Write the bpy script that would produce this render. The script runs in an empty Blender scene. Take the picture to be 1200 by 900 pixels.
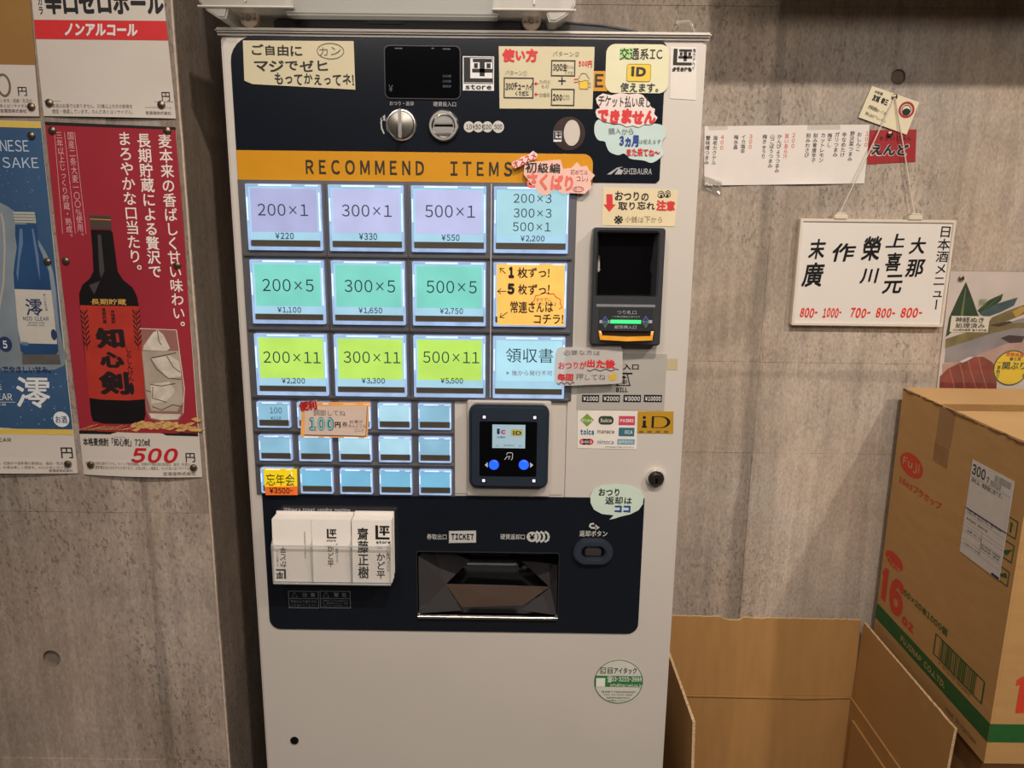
import bpy, bmesh, math, random
from mathutils import Vector, Matrix
random.seed(7)
SC = bpy.context.scene
COL = SC.collection
# ------------------------------------------------------------------ camera
FPX = 905.0                      # focal length in pixels of the 1200x900 frame
def _cam_axes():
    v = Vector((551-600, 4621-450, FPX)).normalized()        # world down, in camera (x right, y down, z forward)
    d = Vector((606-600, 252-450, FPX)); d = (d - v*d.dot(v)).normalized()
    x = d.cross(-v)
    return x, d, -v
AX, AY, AZ = _cam_axes()
CAM = Vector((0.069, -1.017, 1.5))
def ray(px, py):
    r = Vector((px-600, py-450, FPX))
    return Vector((AX.dot(r), AY.dot(r), AZ.dot(r)))
cd = bpy.data.cameras.new('camera'); cam = bpy.data.objects.new('camera', cd); COL.objects.link(cam)
cd.sensor_fit = 'HORIZONTAL'; cd.sensor_width = 36; cd.lens = 36*FPX/1200; cd.clip_start = 0.02
right = Vector((AX.x, AY.x, AZ.x)); down = Vector((AX.y, AY.y, AZ.y)); fwd = Vector((AX.z, AY.z, AZ.z))
cam.matrix_world = Matrix(((right.x, -down.x, -fwd.x, CAM.x), (right.y, -down.y, -fwd.y, CAM.y), (right.z, -down.z, -fwd.z, CAM.z), (0, 0, 0, 1)))
SC.camera = cam
# ------------------------------------------------------------------ light and exposure
w = bpy.data.worlds.new('room_air'); SC.world = w; w.use_nodes = True
w.node_tree.nodes['Background'].inputs[0].default_value = (1.0, 0.86, 0.72, 1)
w.node_tree.nodes['Background'].inputs[1].default_value = 0.25
SC.view_settings.view_transform = 'Standard'; SC.view_settings.look = 'None'
SC.view_settings.exposure = 0.0; SC.view_settings.gamma = 1.0
SC.view_settings.use_curve_mapping = False
def spot(name, loc, aim, power, size=70, blend=.6, rad=.03, col=(1, .87, .745)):
    l = bpy.data.lights.new(name, 'SPOT'); l.energy = power; l.spot_size = math.radians(size); l.spot_blend = blend
    l.shadow_soft_size = rad; l.color = col
    o = bpy.data.objects.new(name, l); COL.objects.link(o); o.location = loc
    o.rotation_euler = (Vector(aim)-Vector(loc)).to_track_quat('-Z', 'Y').to_euler()
def area(name, loc, aim, power, sx, sy, col=(1, .89, .79)):
    l = bpy.data.lights.new(name, 'AREA'); l.shape = 'RECTANGLE'; l.size = sx; l.size_y = sy; l.energy = power; l.color = col
    o = bpy.data.objects.new(name, l); COL.objects.link(o); o.location = loc
    o.rotation_euler = (Vector(aim)-Vector(loc)).to_track_quat('-Z', 'Y').to_euler()
spot('track_spot_centre', (0.35, -1.2, 2.75), (0.25, 0.1, 0.45), 80, 92, .9)
spot('track_spot_right', (1.44, -1.2, 2.75), (1.0, 0.4, 0.85), 72, 88, .8)
spot('track_spot_left', (-.35, -1.2, 2.75), (-.35, 0.1, 1.2), 24, 80, .8)
area('ceiling_fill', (0.2, -1.7, 2.72), (0.1, -0.3, 0.9), 12, 2.2, 1.0)  # soft fill added just below the ceiling, not a fixture
area('far_fill', (0.1, -2.75, 2.7), (0.1, 0, 0.7), 33, 2.6, .5)  # added fill from the far end, evens the door from top to bottom
# ------------------------------------------------------------------ materials
def lin(c):
    return tuple(((x/255)/12.92 if x <= 10 else (((x/255)+.055)/1.055)**2.4) for x in c)+(1,)
_M = {}
def mat(name, rgb, rough=.6, metal=0, noise=.05, nscale=40, bump=0, bscale=300, spec=.5, coat=0, emit=0, ergb=None, stretch=None):
    if name in _M: return _M[name]
    m = bpy.data.materials.new(name); m.use_nodes = True; nt = m.node_tree; b = nt.nodes['Principled BSDF']
    c = lin(rgb)
    b.inputs['Roughness'].default_value = rough; b.inputs['Metallic'].default_value = metal
    b.inputs['Specular IOR Level'].default_value = spec; b.inputs['Coat Weight'].default_value = coat
    if noise or bump:
        g = nt.nodes.new('ShaderNodeTexCoord'); mp = nt.nodes.new('ShaderNodeMapping')
        nt.links.new(g.outputs['Object'], mp.inputs[0])
        if stretch: mp.inputs['Scale'].default_value = stretch
        n = nt.nodes.new('ShaderNodeTexNoise'); n.inputs['Scale'].default_value = nscale; n.inputs['Detail'].default_value = 5
        nt.links.new(mp.outputs[0], n.inputs['Vector'])
        r = nt.nodes.new('ShaderNodeMapRange'); r.inputs[1].default_value = .3; r.inputs[2].default_value = .7
        r.inputs[3].default_value = 1-noise; r.inputs[4].default_value = 1+noise
        nt.links.new(n.outputs[0], r.inputs[0])
        h = nt.nodes.new('ShaderNodeHueSaturation'); h.inputs['Color'].default_value = c
        nt.links.new(r.outputs[0], h.inputs['Value']); nt.links.new(h.outputs[0], b.inputs['Base Color'])
        if bump:
            n2 = nt.nodes.new('ShaderNodeTexNoise'); n2.inputs['Scale'].default_value = bscale; n2.inputs['Detail'].default_value = 3
            nt.links.new(mp.outputs[0], n2.inputs['Vector'])
            bp = nt.nodes.new('ShaderNodeBump'); bp.inputs['Strength'].default_value = bump; bp.inputs['Distance'].default_value = .002
            nt.links.new(n2.outputs[0], bp.inputs['Height']); nt.links.new(bp.outputs[0], b.inputs['Normal'])
    else:
        b.inputs['Base Color'].default_value = c
    if emit:
        b.inputs['Emission Color'].default_value = lin(ergb or rgb); b.inputs['Emission Strength'].default_value = emit
    _M[name] = m
    return m
def ink(rgb, rough=.6):
    return mat('ink_%d_%d_%d_%d' % (*rgb, int(rough*100)), rgb, rough, noise=.03, nscale=200)
def clear(name, rgb, alpha, rough=.08, gloss=.12, thru=.15):
    """thin clear plastic: transparent + a little gloss + a little body"""
    if name in _M: return _M[name]
    m = bpy.data.materials.new(name); m.use_nodes = True; nt = m.node_tree; nt.nodes.clear()
    out = nt.nodes.new('ShaderNodeOutputMaterial'); tr = nt.nodes.new('ShaderNodeBsdfTransparent'); tr.inputs[0].default_value = (.97, .97, .97, 1)
    gl = nt.nodes.new('ShaderNodeBsdfGlossy'); gl.inputs['Roughness'].default_value = rough
    df = nt.nodes.new('ShaderNodeBsdfDiffuse'); df.inputs[0].default_value = lin(rgb)
    tl = nt.nodes.new('ShaderNodeBsdfTranslucent'); tl.inputs[0].default_value = lin(rgb)
    ad = nt.nodes.new('ShaderNodeMixShader'); ad.inputs[0].default_value = thru
    nt.links.new(df.outputs[0], ad.inputs[1]); nt.links.new(tl.outputs[0], ad.inputs[2])
    fr = nt.nodes.new('ShaderNodeLayerWeight'); fr.inputs[0].default_value = .25
    mr = nt.nodes.new('ShaderNodeMapRange'); mr.inputs[3].default_value = gloss*.5; mr.inputs[4].default_value = min(1, gloss*4)
    nt.links.new(fr.outputs['Facing'], mr.inputs[0])
    m1 = nt.nodes.new('ShaderNodeMixShader'); nz = nt.nodes.new('ShaderNodeTexNoise'); nz.inputs['Scale'].default_value = 15
    m1.inputs[0].default_value = 1-alpha
    nt.links.new(ad.outputs[0], m1.inputs[1]); nt.links.new(tr.outputs[0], m1.inputs[2])
    m2 = nt.nodes.new('ShaderNodeMixShader'); nt.links.new(mr.outputs[0], m2.inputs[0])
    nt.links.new(m1.outputs[0], m2.inputs[1]); nt.links.new(gl.outputs[0], m2.inputs[2])
    nt.links.new(m2.outputs[0], out.inputs[0])
    _M[name] = m
    return m
def lit(name, rgb, strength=1.0, var=.08, scale=25):
    """a backlit printed film: gives off its own light"""
    if name in _M: return _M[name]
    m = bpy.data.materials.new(name); m.use_nodes = True; nt = m.node_tree; b = nt.nodes['Principled BSDF']
    b.inputs['Base Color'].default_value = tuple(x*.25 for x in lin(rgb)[:3])+(1,); b.inputs['Roughness'].default_value = .35
    g = nt.nodes.new('ShaderNodeTexCoord'); n = nt.nodes.new('ShaderNodeTexNoise'); n.inputs['Scale'].default_value = scale
    nt.links.new(g.outputs['Object'], n.inputs['Vector'])
    r = nt.nodes.new('ShaderNodeMapRange'); r.inputs[1].default_value = .3; r.inputs[2].default_value = .7
    r.inputs[3].default_value = strength*(1-var); r.inputs[4].default_value = strength*(1+var)
    nt.links.new(n.outputs[0], r.inputs[0]); nt.links.new(r.outputs[0], b.inputs['Emission Strength'])
    b.inputs['Emission Color'].default_value = lin(rgb)
    _M[name] = m
    return m
def concrete(name, rgb, seed, vseam=None, hseam=None):
    m = bpy.data.materials.new(name); m.use_nodes = True; nt = m.node_tree; N = nt.nodes.new; L = nt.links.new
    b = nt.nodes['Principled BSDF']; b.inputs['Roughness'].default_value = .72; b.inputs['Specular IOR Level'].default_value = .35
    g = N('ShaderNodeNewGeometry')
    def noise(scale, st, det=4, off=0, rough=.6):
        mp = N('ShaderNodeMapping'); mp.inputs['Scale'].default_value = st; mp.inputs['Location'].default_value = (seed+off, seed*.7, off)
        L(g.outputs['Position'], mp.inputs[0]); n = N('ShaderNodeTexNoise'); n.inputs['Scale'].default_value = scale
        n.inputs['Detail'].default_value = det; n.inputs['Roughness'].default_value = rough; L(mp.outputs[0], n.inputs['Vector']); return n.outputs[0]
    def mr(x, a, bb, c, d, cl=True):
        r = N('ShaderNodeMapRange'); r.clamp = cl
        for i, v in enumerate((a, bb, c, d)): r.inputs[i+1].default_value = v
        L(x, r.inputs[0]); return r.outputs[0]
    def mul(x, y, op='MULTIPLY'):
        q = N('ShaderNodeMath'); q.operation = op; L(x, q.inputs[0])
        if isinstance(y, (int, float)): q.inputs[1].default_value = y
        else: L(y, q.inputs[1])
        return q.outputs[0]
    big = mr(noise(2.6, (1, 1, .8), 6), .32, .68, .74, 1.20)
    mid = mr(noise(13, (1, 1, .6), 8, 3, .7), .3, .7, .84, 1.16)
    streak = mr(noise(1.0, (60, 60, 2.2), 4, 7), .3, .7, .87, 1.12)
    fine = mr(noise(260, (1, 1, .5), 3, 9), .3, .7, .82, 1.16)
    grain = mr(noise(900, (1, 1, 1), 1, 19), .3, .7, .92, 1.08)
    # dark blow-hole specks, gathered in patches
    patch = mr(noise(3.0, (1, 1, .7), 3, 21), .43, .56, 0, 1)
    sp = noise(170, (1.3, 1.3, .6), 2, 13, .55)
    speck = mul(mr(sp, .585, .65, 0, 1), patch)
    stain = mr(noise(4.0, (1.4, 1.4, .5), 4, 31), .58, .74, 0, 1)
    v = mul(mul(mul(mul(big, mid), streak), fine), grain)
    v = mul(v, mr(speck, 0, 1, 1, .66)); v = mul(v, mr(stain, 0, 1, 1, .72))
    xyz = N('ShaderNodeSeparateXYZ'); L(g.outputs['Position'], xyz.inputs[0])
    rag = noise(22, (1, 1, .25), 4, 51)
    def seam(comp, at_, wd, dark, rg, side):      # grout stain that ran along a formwork joint
        d = mul(mul(xyz.outputs[comp], at_-side*wd*.6, 'SUBTRACT'), 1, 'MULTIPLY')
        d = mul(d, 0, 'ADD'); ab = N('ShaderNodeMath'); ab.operation = 'ABSOLUTE'; L(d, ab.inputs[0])
        e = mul(ab.outputs[0], mr(rg, .3, .7, 0, wd), 'SUBTRACT')
        return mr(e, 0, wd*.5, dark, 1)
    if vseam: v = mul(v, seam('X', vseam[0], vseam[1], vseam[2], rag, vseam[3]))
    if hseam: v = mul(v, seam('Z', hseam[0], hseam[1], hseam[2], noise(14, (.3, 1, 1), 4, 61), hseam[3]))
    oi = N('ShaderNodeObjectInfo'); v = mul(v, mr(oi.outputs['Random'], 0, 1, .95, 1.05))
    h = N('ShaderNodeHueSaturation'); h.inputs['Color'].default_value = lin(rgb); L(v, h.inputs['Value'])
    L(mr(noise(3.5, (1, 1, 1), 3, 41), .3, .7, .75, 1.2), h.inputs['Saturation'])
    L(h.outputs[0], b.inputs['Base Color'])
    hh = mul(mr(speck, 0, 1, 1, 0), mul(fine, .25), 'ADD'); hh = mul(hh, mul(mid, .8), 'ADD')
    bp = N('ShaderNodeBump'); bp.inputs['Strength'].default_value = .45; bp.inputs['Distance'].default_value = .0016
    L(hh, bp.inputs['Height']); L(bp.outputs[0], b.inputs['Normal'])
    return m
# ------------------------------------------------------------------ planes, unprojection
class Pl:
    def __init__(s, o, u, v, disp=None):
        s.o = Vector(o); s.u = Vector(u).normalized(); s.v = Vector(v).normalized(); s.n = s.u.cross(s.v); s.disp = disp
        # n points to the viewer's side
    def pt(s, px, py):
        r = ray(px, py); t = (s.o-CAM).dot(s.n)/r.dot(s.n); p = CAM+r*t-s.o
        return (p.dot(s.u), p.dot(s.v))
    def w(s, u, v, off=0):
        if s.disp: off = off+s.disp(u, v)
        return s.o+s.u*u+s.v*v+s.n*off
def FR(y): return Pl((0, y, 0), (1, 0, 0), (0, 0, 1))
F0 = FR(0)
# ------------------------------------------------------------------ mesh helpers
BASE = {}
def tag(o, label=None, cat=None, group=None, kind=None):
    if label: o['label'] = label
    if cat: o['category'] = cat
    if group: o['group'] = group
    if kind: o['kind'] = kind
    return o
def empty(name, loc, label=None, cat=None, group=None, kind=None):
    o = bpy.data.objects.new(name, None); COL.objects.link(o); o.location = loc; o.empty_display_size = .05
    BASE[o] = Vector(loc); return tag(o, label, cat, group, kind)
class G:
    """collects geometry in world coordinates, built as ONE mesh"""
    def __init__(s): s.v = []; s.f = []; s.mi = []; s.m = 0
    def add(s, vs, fs):
        n = len(s.v); s.v += [Vector(x) for x in vs]; s.f += [tuple(i+n for i in f) for f in fs]; s.mi += [s.m]*len(fs); return s
    def bm(s, b):
        b.verts.index_update(); r = s.add([v.co.copy() for v in b.verts], [[v.index for v in f.verts] for f in b.faces]); b.free(); return r
    def box(s, x0, x1, y0, y1, z0, z1, bev=0, seg=2, mtx=None):
        b = bmesh.new(); bmesh.ops.create_cube(b, size=1)
        for v in b.verts: v.co = Vector(((x0+x1)/2+v.co.x*(x1-x0), (y0+y1)/2+v.co.y*(y1-y0), (z0+z1)/2+v.co.z*(z1-z0)))
        if bev: bmesh.ops.bevel(b, geom=b.edges[:], offset=bev, segments=seg, affect='EDGES')
        if mtx:
            for v in b.verts: v.co = mtx @ v.co
        return s.bm(b)
    def lathe(s, c, prof, axis='Y', seg=32, closed=True):
        """prof: list of (r, t); t along the axis from c"""
        c = Vector(c); A = {'Y': (Vector((1, 0, 0)), Vector((0, 0, 1)), Vector((0, 1, 0))), 'X': (Vector((0, 1, 0)), Vector((0, 0, 1)), Vector((1, 0, 0))),
                            'Z': (Vector((1, 0, 0)), Vector((0, 1, 0)), Vector((0, 0, 1)))}[axis]
        vs = []; fs = []; n = len(prof)
        for r, t in prof:
            for k in range(seg):
                a = 2*math.pi*k/seg; vs.append(c+A[0]*(r*math.cos(a))+A[1]*(r*math.sin(a))+A[2]*t)
        for i in range(n-1):
            for k in range(seg):
                k2 = (k+1) % seg; fs.append((i*seg+k, i*seg+k2, (i+1)*seg+k2, (i+1)*seg+k))
        if closed: fs.append(tuple(range(seg))); fs.append(tuple((n-1)*seg+k for k in range(seg)))
        return s.add(vs, fs)
    def tube(s, pts, r, seg=8, rs=None):
        pts = [Vector(p) for p in pts]; vs = []; fs = []; n = len(pts)
        for i, p in enumerate(pts):
            d = (pts[min(i+1, n-1)]-pts[max(i-1, 0)]).normalized()
            a = d.cross(Vector((0, 0, 1)) if abs(d.z) < .9 else Vector((1, 0, 0))).normalized(); b = d.cross(a)
            rr = rs[i] if rs else r
            for k in range(seg):
                t = 2*math.pi*k/seg; vs.append(p+a*(rr*math.cos(t))+b*(rr*math.sin(t)))
        for i in range(n-1):
            for k in range(seg):
                k2 = (k+1) % seg; fs.append((i*seg+k, i*seg+k2, (i+1)*seg+k2, (i+1)*seg+k))
        fs.append(tuple(range(seg))); fs.append(tuple((n-1)*seg+k for k in range(seg)))
        return s.add(vs, fs)
    def plate(s, P, outer, holes, o0, o1, bev=0):
        """flat plate: outline (u,v) list with holes, from offset o0 (back) to o1 (front)"""
        b = bmesh.new()
        for loop in [outer]+list(holes):
            vs = [b.verts.new((u, v, 0)) for u, v in loop]
            for i in range(len(vs)): b.edges.new((vs[i], vs[(i+1) % len(vs)]))
        bmesh.ops.triangle_fill(b, use_beauty=True, use_dissolve=False, edges=b.edges[:])
        for f in b.faces:
            if f.normal.z < 0: f.normal_flip()
        if abs(o1-o0) > 1e-9:
            geom = bmesh.ops.extrude_face_region(b, geom=b.faces[:])
            top = [e for e in geom['geom'] if isinstance(e, bmesh.types.BMVert)]
            for v in b.verts: v.co.z = o0
            for v in top: v.co.z = o1
        else:
            for v in b.verts: v.co.z = o1
        if bev:
            es = [e for e in b.edges if len(e.link_faces) == 2 and all(abs(v.co.z-o1) < 1e-7 for v in e.verts) and e.calc_face_angle(0) > .5]
            bmesh.ops.bevel(b, geom=es, offset=bev, segments=2, affect='EDGES')
        for v in b.verts: v.co = P.w(v.co.x, v.co.y, v.co.z)
        return s.bm(b)
    def quad(s, a, b, c, d): return s.add([a, b, c, d], [(0, 1, 2, 3)])
    def build(s, name, mats, parent=None, base=None, smooth=False, label=None, cat=None, group=None, kind=None):
        if not isinstance(mats, (list, tuple)): mats = [mats]
        if parent is not None: bs = BASE[parent]
        elif base is not None: bs = Vector(base)
        else:
            xs = [v.x for v in s.v]; ys = [v.y for v in s.v]; zs = [v.z for v in s.v]
            bs = Vector(((min(xs)+max(xs))/2, (min(ys)+max(ys))/2, min(zs)))
        me = bpy.data.meshes.new(name); me.from_pydata([tuple(v-bs) for v in s.v], [], s.f)
        for m in mats: me.materials.append(m)
        if len(mats) > 1:
            for p, i in zip(me.polygons, s.mi): p.material_index = min(i, len(mats)-1)
        me.validate()
        b = bmesh.new(); b.from_mesh(me)
        if smooth:
            for f in b.faces: f.smooth = True
            for e in b.edges:
                if len(e.link_faces) == 2 and e.calc_face_angle(0) > .6: e.smooth = False
        b.to_mesh(me); b.free()
        o = bpy.data.objects.new(name, me); COL.objects.link(o)
        if parent is not None: o.parent = parent
        else: o.location = bs
        BASE[o] = bs
        return tag(o, label, cat, group, kind)
def rr(u0, u1, v0, v1, r, seg=6):
    """rounded rectangle; r a number or (tl,tr,br,bl)"""
    if not isinstance(r, (tuple, list)): r = (r,)*4
    out = []
    for (cx, cy, a0, q) in ((u1-r[1], v1-r[1], 0, r[1]), (u0+r[0], v1-r[0], 90, r[0]), (u0+r[3], v0+r[3], 180, r[3]), (u1-r[2], v0+r[2], 270, r[2])):
        if q < 1e-6: out.append((cx, cy)); continue
        for k in range(seg+1):
            a = math.radians(a0+90*k/seg); out.append((cx+q*math.cos(a), cy+q*math.sin(a)))
    return out
def ell(cu, cv, ru, rv, seg=28, a0=0): return [(cu+ru*math.cos(a0+2*math.pi*k/seg), cv+rv*math.sin(a0+2*math.pi*k/seg)) for k in range(seg)]
def R(P, x0, y0, x1, y1):
    """pixel rectangle -> (u0,u1,v0,v1) on plane P, axis aligned"""
    xm, ym = (x0+x1)/2, (y0+y1)/2
    if abs(P.u.x) > .9:
        return P.pt(x0, ym)[0], P.pt(x1, ym)[0], P.pt(xm, y1)[1], P.pt(xm, y0)[1]
    a = P.pt(x0, y0); b = P.pt(x1, y1); return a[0], b[0], b[1], a[1]
def PP(P, pts): return [P.pt(*p) for p in pts]
# ------------------------------------------------------------------ lettering
_fc = {}
def _glyph(ch, bold):
    """outline of one character; bold pens are made of shifted copies so that no stroke is lost"""
    k = (ch, bold)
    if k in _fc: return _fc[k]
    if ch == '×' and (ch, 0) not in _fc:       # thin multiplication sign: two crossed bars
        h, t = .23, .024
        _fc[(ch, 0)] = ([(.25-h-t, .36-h+t, 0), (.25-h+t, .36-h-t, 0), (.25+h+t, .36+h-t, 0), (.25+h-t, .36+h+t, 0), (.25+h-t, .36-h-t, 1), (.25+h+t, .36-h+t, 1), (.25-h+t, .36+h+t, 1), (.25-h-t, .36+h-t, 1)], [(0, 1, 2, 3), (4, 5, 6, 7)])
    if (ch, 0) not in _fc:
        c = bpy.data.curves.new('t', 'FONT'); c.body = ch; c.resolution_u = 3
        o = bpy.data.objects.new('t', c); me = o.to_mesh()
        _fc[(ch, 0)] = ([(v.co.x, v.co.y, 0) for v in me.vertices], [tuple(p.vertices) for p in me.polygons])
        o.to_mesh_clear(); bpy.data.objects.remove(o); bpy.data.curves.remove(c)
    vs, fs = _fc[(ch, 0)]
    if bold:
        V = []; Fs = []; n = 4 if bold < .035 else 8
        for i in range(n):
            t = 2*math.pi*(i+.5)/n; m = len(V)
            V += [(x+bold*math.cos(t), y+bold*math.sin(t), i) for x, y, _ in vs]; Fs += [tuple(q+m for q in f) for f in fs]
        _fc[k] = (V, Fs)
    return _fc[k]
def _compose(s, bold, vertical, jit, gap=.12):
    V = []; Fs = []
    def put(g, f):
        n = len(V); V.extend(f(x, y)+(l,) for x, y, l in g[0]); Fs.extend(tuple(i+n for i in q) for q in g[1])
    pos = 0.0
    for ch in s:
        if ch == ' ': pos += .4+gap; continue
        asc = 33 <= ord(ch) <= 126 or ch == '¥' or ch == '×'
        if 33 <= ord(ch) <= 126 and ch not in "-.,'": ch2 = chr(ord(ch)+0xFEE0)
        else: ch2 = {'¥': '￥', '-': '－', '.': '．', ',': '，'}.get(ch, ch)
        g = _glyph(ch2, bold)
        if not g[0]: pos += .5; continue
        xs = [p[0] for p in g[0]]; ys = [p[1] for p in g[0]]
        a = random.uniform(-1, 1)*.07*jit; sc = 1+random.uniform(-1, 1)*.1*jit; dy = random.uniform(-1, 1)*.06*jit
        ca, sa = math.cos(a)*sc, math.sin(a)*sc
        cx, cy = ((min(xs)+max(xs))/2, .38) if asc else (.5, .38)
        k = 1.0 if ch == '×' else (.5 if ch2 == '－' else 1)
        if vertical:
            if ch in 'ー～〜-' or ch in '「」()':
                f = lambda x, y: (.5+(y-.38), -pos-.5-(x-cx))
            elif ch in '。、': f = lambda x, y: (x+.55, -pos-.5+(y-.38)+.5)
            else:
                f = lambda x, y: (.5+(x-cx)*ca-(y-cy)*sa, -pos-.5+dy+(x-cx)*sa+(y-cy)*ca)
            put(g, f); pos += .84 if asc else 1.0
        else:
            if asc:
                wd = (max(xs)-min(xs))*k
                if ch.isdigit(): wd = max(wd, .46)
                if ch in '.,': wd = .08
                if ch == '×': wd += .22
                ox = pos+gap/2+wd/2
                f = lambda x, y: (ox+((x-cx)*ca-(y-cy)*sa)*k, cy+dy+((x-cx)*sa+(y-cy)*ca)*(k if ch == '×' else 1))
                put(g, f); pos += wd+gap
            else:
                f = lambda x, y: (pos+.5+(x-cx)*ca-(y-cy)*sa, cy+dy+(x-cx)*sa+(y-cy)*ca)
                put(g, f); pos += 1.0
    return V, Fs
def T(g, P, s, x0, y0, x1, y1, off=.0006, bold=0, vertical=False, jit=0, rot=0, shear=0, px=True, gap=.12):
    """add lettering s to the mesh g, fitted to a pixel box on plane P (or (u0,v0,u1,v1) when px=False)"""
    V, Fs = _compose(s, bold, vertical, jit, gap)
    if not V: return g
    u0, u1, v0, v1 = R(P, x0, y0, x1, y1) if px else (x0, x1, y0, y1)
    if shear: V = [(x+y*shear, y, l) for x, y, l in V]
    a0 = min(p[0] for p in V); a1 = max(p[0] for p in V); b0 = min(p[1] for p in V); b1 = max(p[1] for p in V)
    if vertical: a0, a1 = min(a0, .06), max(a1, .94)
    su = (u1-u0)/max(a1-a0, 1e-6); sv = (v1-v0)/max(b1-b0, 1e-6); cu, cv = (u0+u1)/2, (v0+v1)/2
    ca, sa = math.cos(math.radians(rot)), math.sin(math.radians(rot)); out = []
    for x, y, l in V:
        U = (x-(a0+a1)/2)*su; W = (y-(b0+b1)/2)*sv
        out.append(P.w(cu+U*ca-W*sa, cv+U*sa+W*ca, off+l*1.6e-5))
    return g.add(out, Fs)
def VT(g, P, s, xt, yt, xb, yb, wpx, off=.0006, bold=0, jit=0):
    """a column of vertical writing from (xt,yt) top to (xb,yb) bottom, wpx wide"""
    a = P.pt(xt, yt); b = P.pt(xb, yb); k = abs(P.pt(xt+wpx, yt)[0]-a[0])/2; c = (a[0]+b[0])/2
    return T(g, P, s, c-k, b[1], c+k, a[1], off, bold, True, jit, px=False)
def TR(g, P, s, x0, y0, x1, y1, **k): return T(g, P, s, x0, y0, x1, y1, **k)
def stroke(g, P, pts, wpx, off=.0006, closed=False, px=True):
    """a pen line of even width"""
    q = [Vector(P.pt(*p)) if px else Vector(p) for p in pts]
    k = abs(P.pt(pts[0][0]+wpx, pts[0][1])[0]-P.pt(*pts[0])[0])/2 if px else wpx/2
    n = len(q); L = []; Rr = []
    for i in range(n):
        a = q[(i-1) % n] if (closed or i > 0) else q[i]; b = q[(i+1) % n] if (closed or i < n-1) else q[i]
        d = (b-a); d = d.normalized() if d.length > 0 else Vector((1, 0)); nn = Vector((-d.y, d.x))*k
        L.append(q[i]+nn); Rr.append(q[i]-nn)
    vs = [P.w(p.x, p.y, off) for p in L]+[P.w(p.x, p.y, off) for p in Rr]
    fs = [(i, (i+1) % n, n+(i+1) % n, n+i) for i in range(n if closed else n-1)]
    return g.add(vs, fs)
def frame_line(g, P, x0, y0, x1, y1, wpx, off=.0006):
    u0, u1, v0, v1 = R(P, x0, y0, x1, y1); k = abs(P.pt(x0+wpx, y0)[0]-P.pt(x0, y0)[0])
    return g.plate(P, rr(u0, u1, v0, v1, 0), [rr(u0+k, u1-k, v0+k, v1-k, 0)], off, off)
def rect(g, P, x0, y0, x1, y1, off=.0004, r=0):
    u0, u1, v0, v1 = R(P, x0, y0, x1, y1); return g.plate(P, rr(u0, u1, v0, v1, r), [], off, off)
def poly(g, P, pts, off=.0004): return g.plate(P, PP(P, pts), [], off, off)
def ring(g, P, cx, cy, r, wpx, off=.0005, ry=None):
    c = P.pt(cx, cy); a = abs(P.pt(cx+r, cy)[0]-c[0]); b = a if ry is None else a*ry/r; k = a*wpx/r
    return g.plate(P, ell(c[0], c[1], a, b), [ell(c[0], c[1], a-k, b-k)], off, off)
def disc(g, P, cx, cy, r, off=.0004, ry=None):
    c = P.pt(cx, cy); a = abs(P.pt(cx+r, cy)[0]-c[0]); b = a if ry is None else a*ry/r
    return g.plate(P, ell(c[0], c[1], a, b), [], off, off)
def sheet(name, P, pts, m, off=.0002, th=.0003, label=None, cat=None, group=None, uv=False):
    """flat paper cut to any outline"""
    g = G(); g.plate(P, pts if uv else PP(P, pts), [], off, off+th)
    return g.build(name, m, label=label, cat=cat, group=group)
def gridsheet(name, P, TLp, TRp, BRp, BLp, m, off=.0002, th=.0003, n=16, label=None, cat=None, group=None):
    a, b, c, d = [Vector(P.pt(*q)) for q in (TLp, TRp, BRp, BLp)]
    vs = []; fs = []
    for side in (0, 1):
        for j in range(n+1):
            for i in range(n+1):
                s, t = i/n, j/n; p = (a*(1-s)+b*s)*(1-t)+(d*(1-s)+c*s)*t
                vs.append(P.w(p.x, p.y, off+th*side))
    N1 = (n+1)*(n+1)
    for j in range(n):
        for i in range(n):
            k = j*(n+1)+i; fs.append((N1+k, N1+k+n+1, N1+k+n+2, N1+k+1)); fs.append((k, k+1, k+n+2, k+n+1))
    rim = [i for i in range(n+1)]+[j*(n+1)+n for j in range(1, n+1)]+[n*(n+1)+i for i in range(n-1, -1, -1)]+[j*(n+1) for j in range(n-1, 0, -1)]
    for i in range(len(rim)):
        p, q = rim[i], rim[(i+1) % len(rim)]; fs.append((p, N1+p, N1+q, q))
    g = G(); g.add(vs, fs); return g.build(name, m, label=label, cat=cat, group=group, smooth=False)
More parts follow.
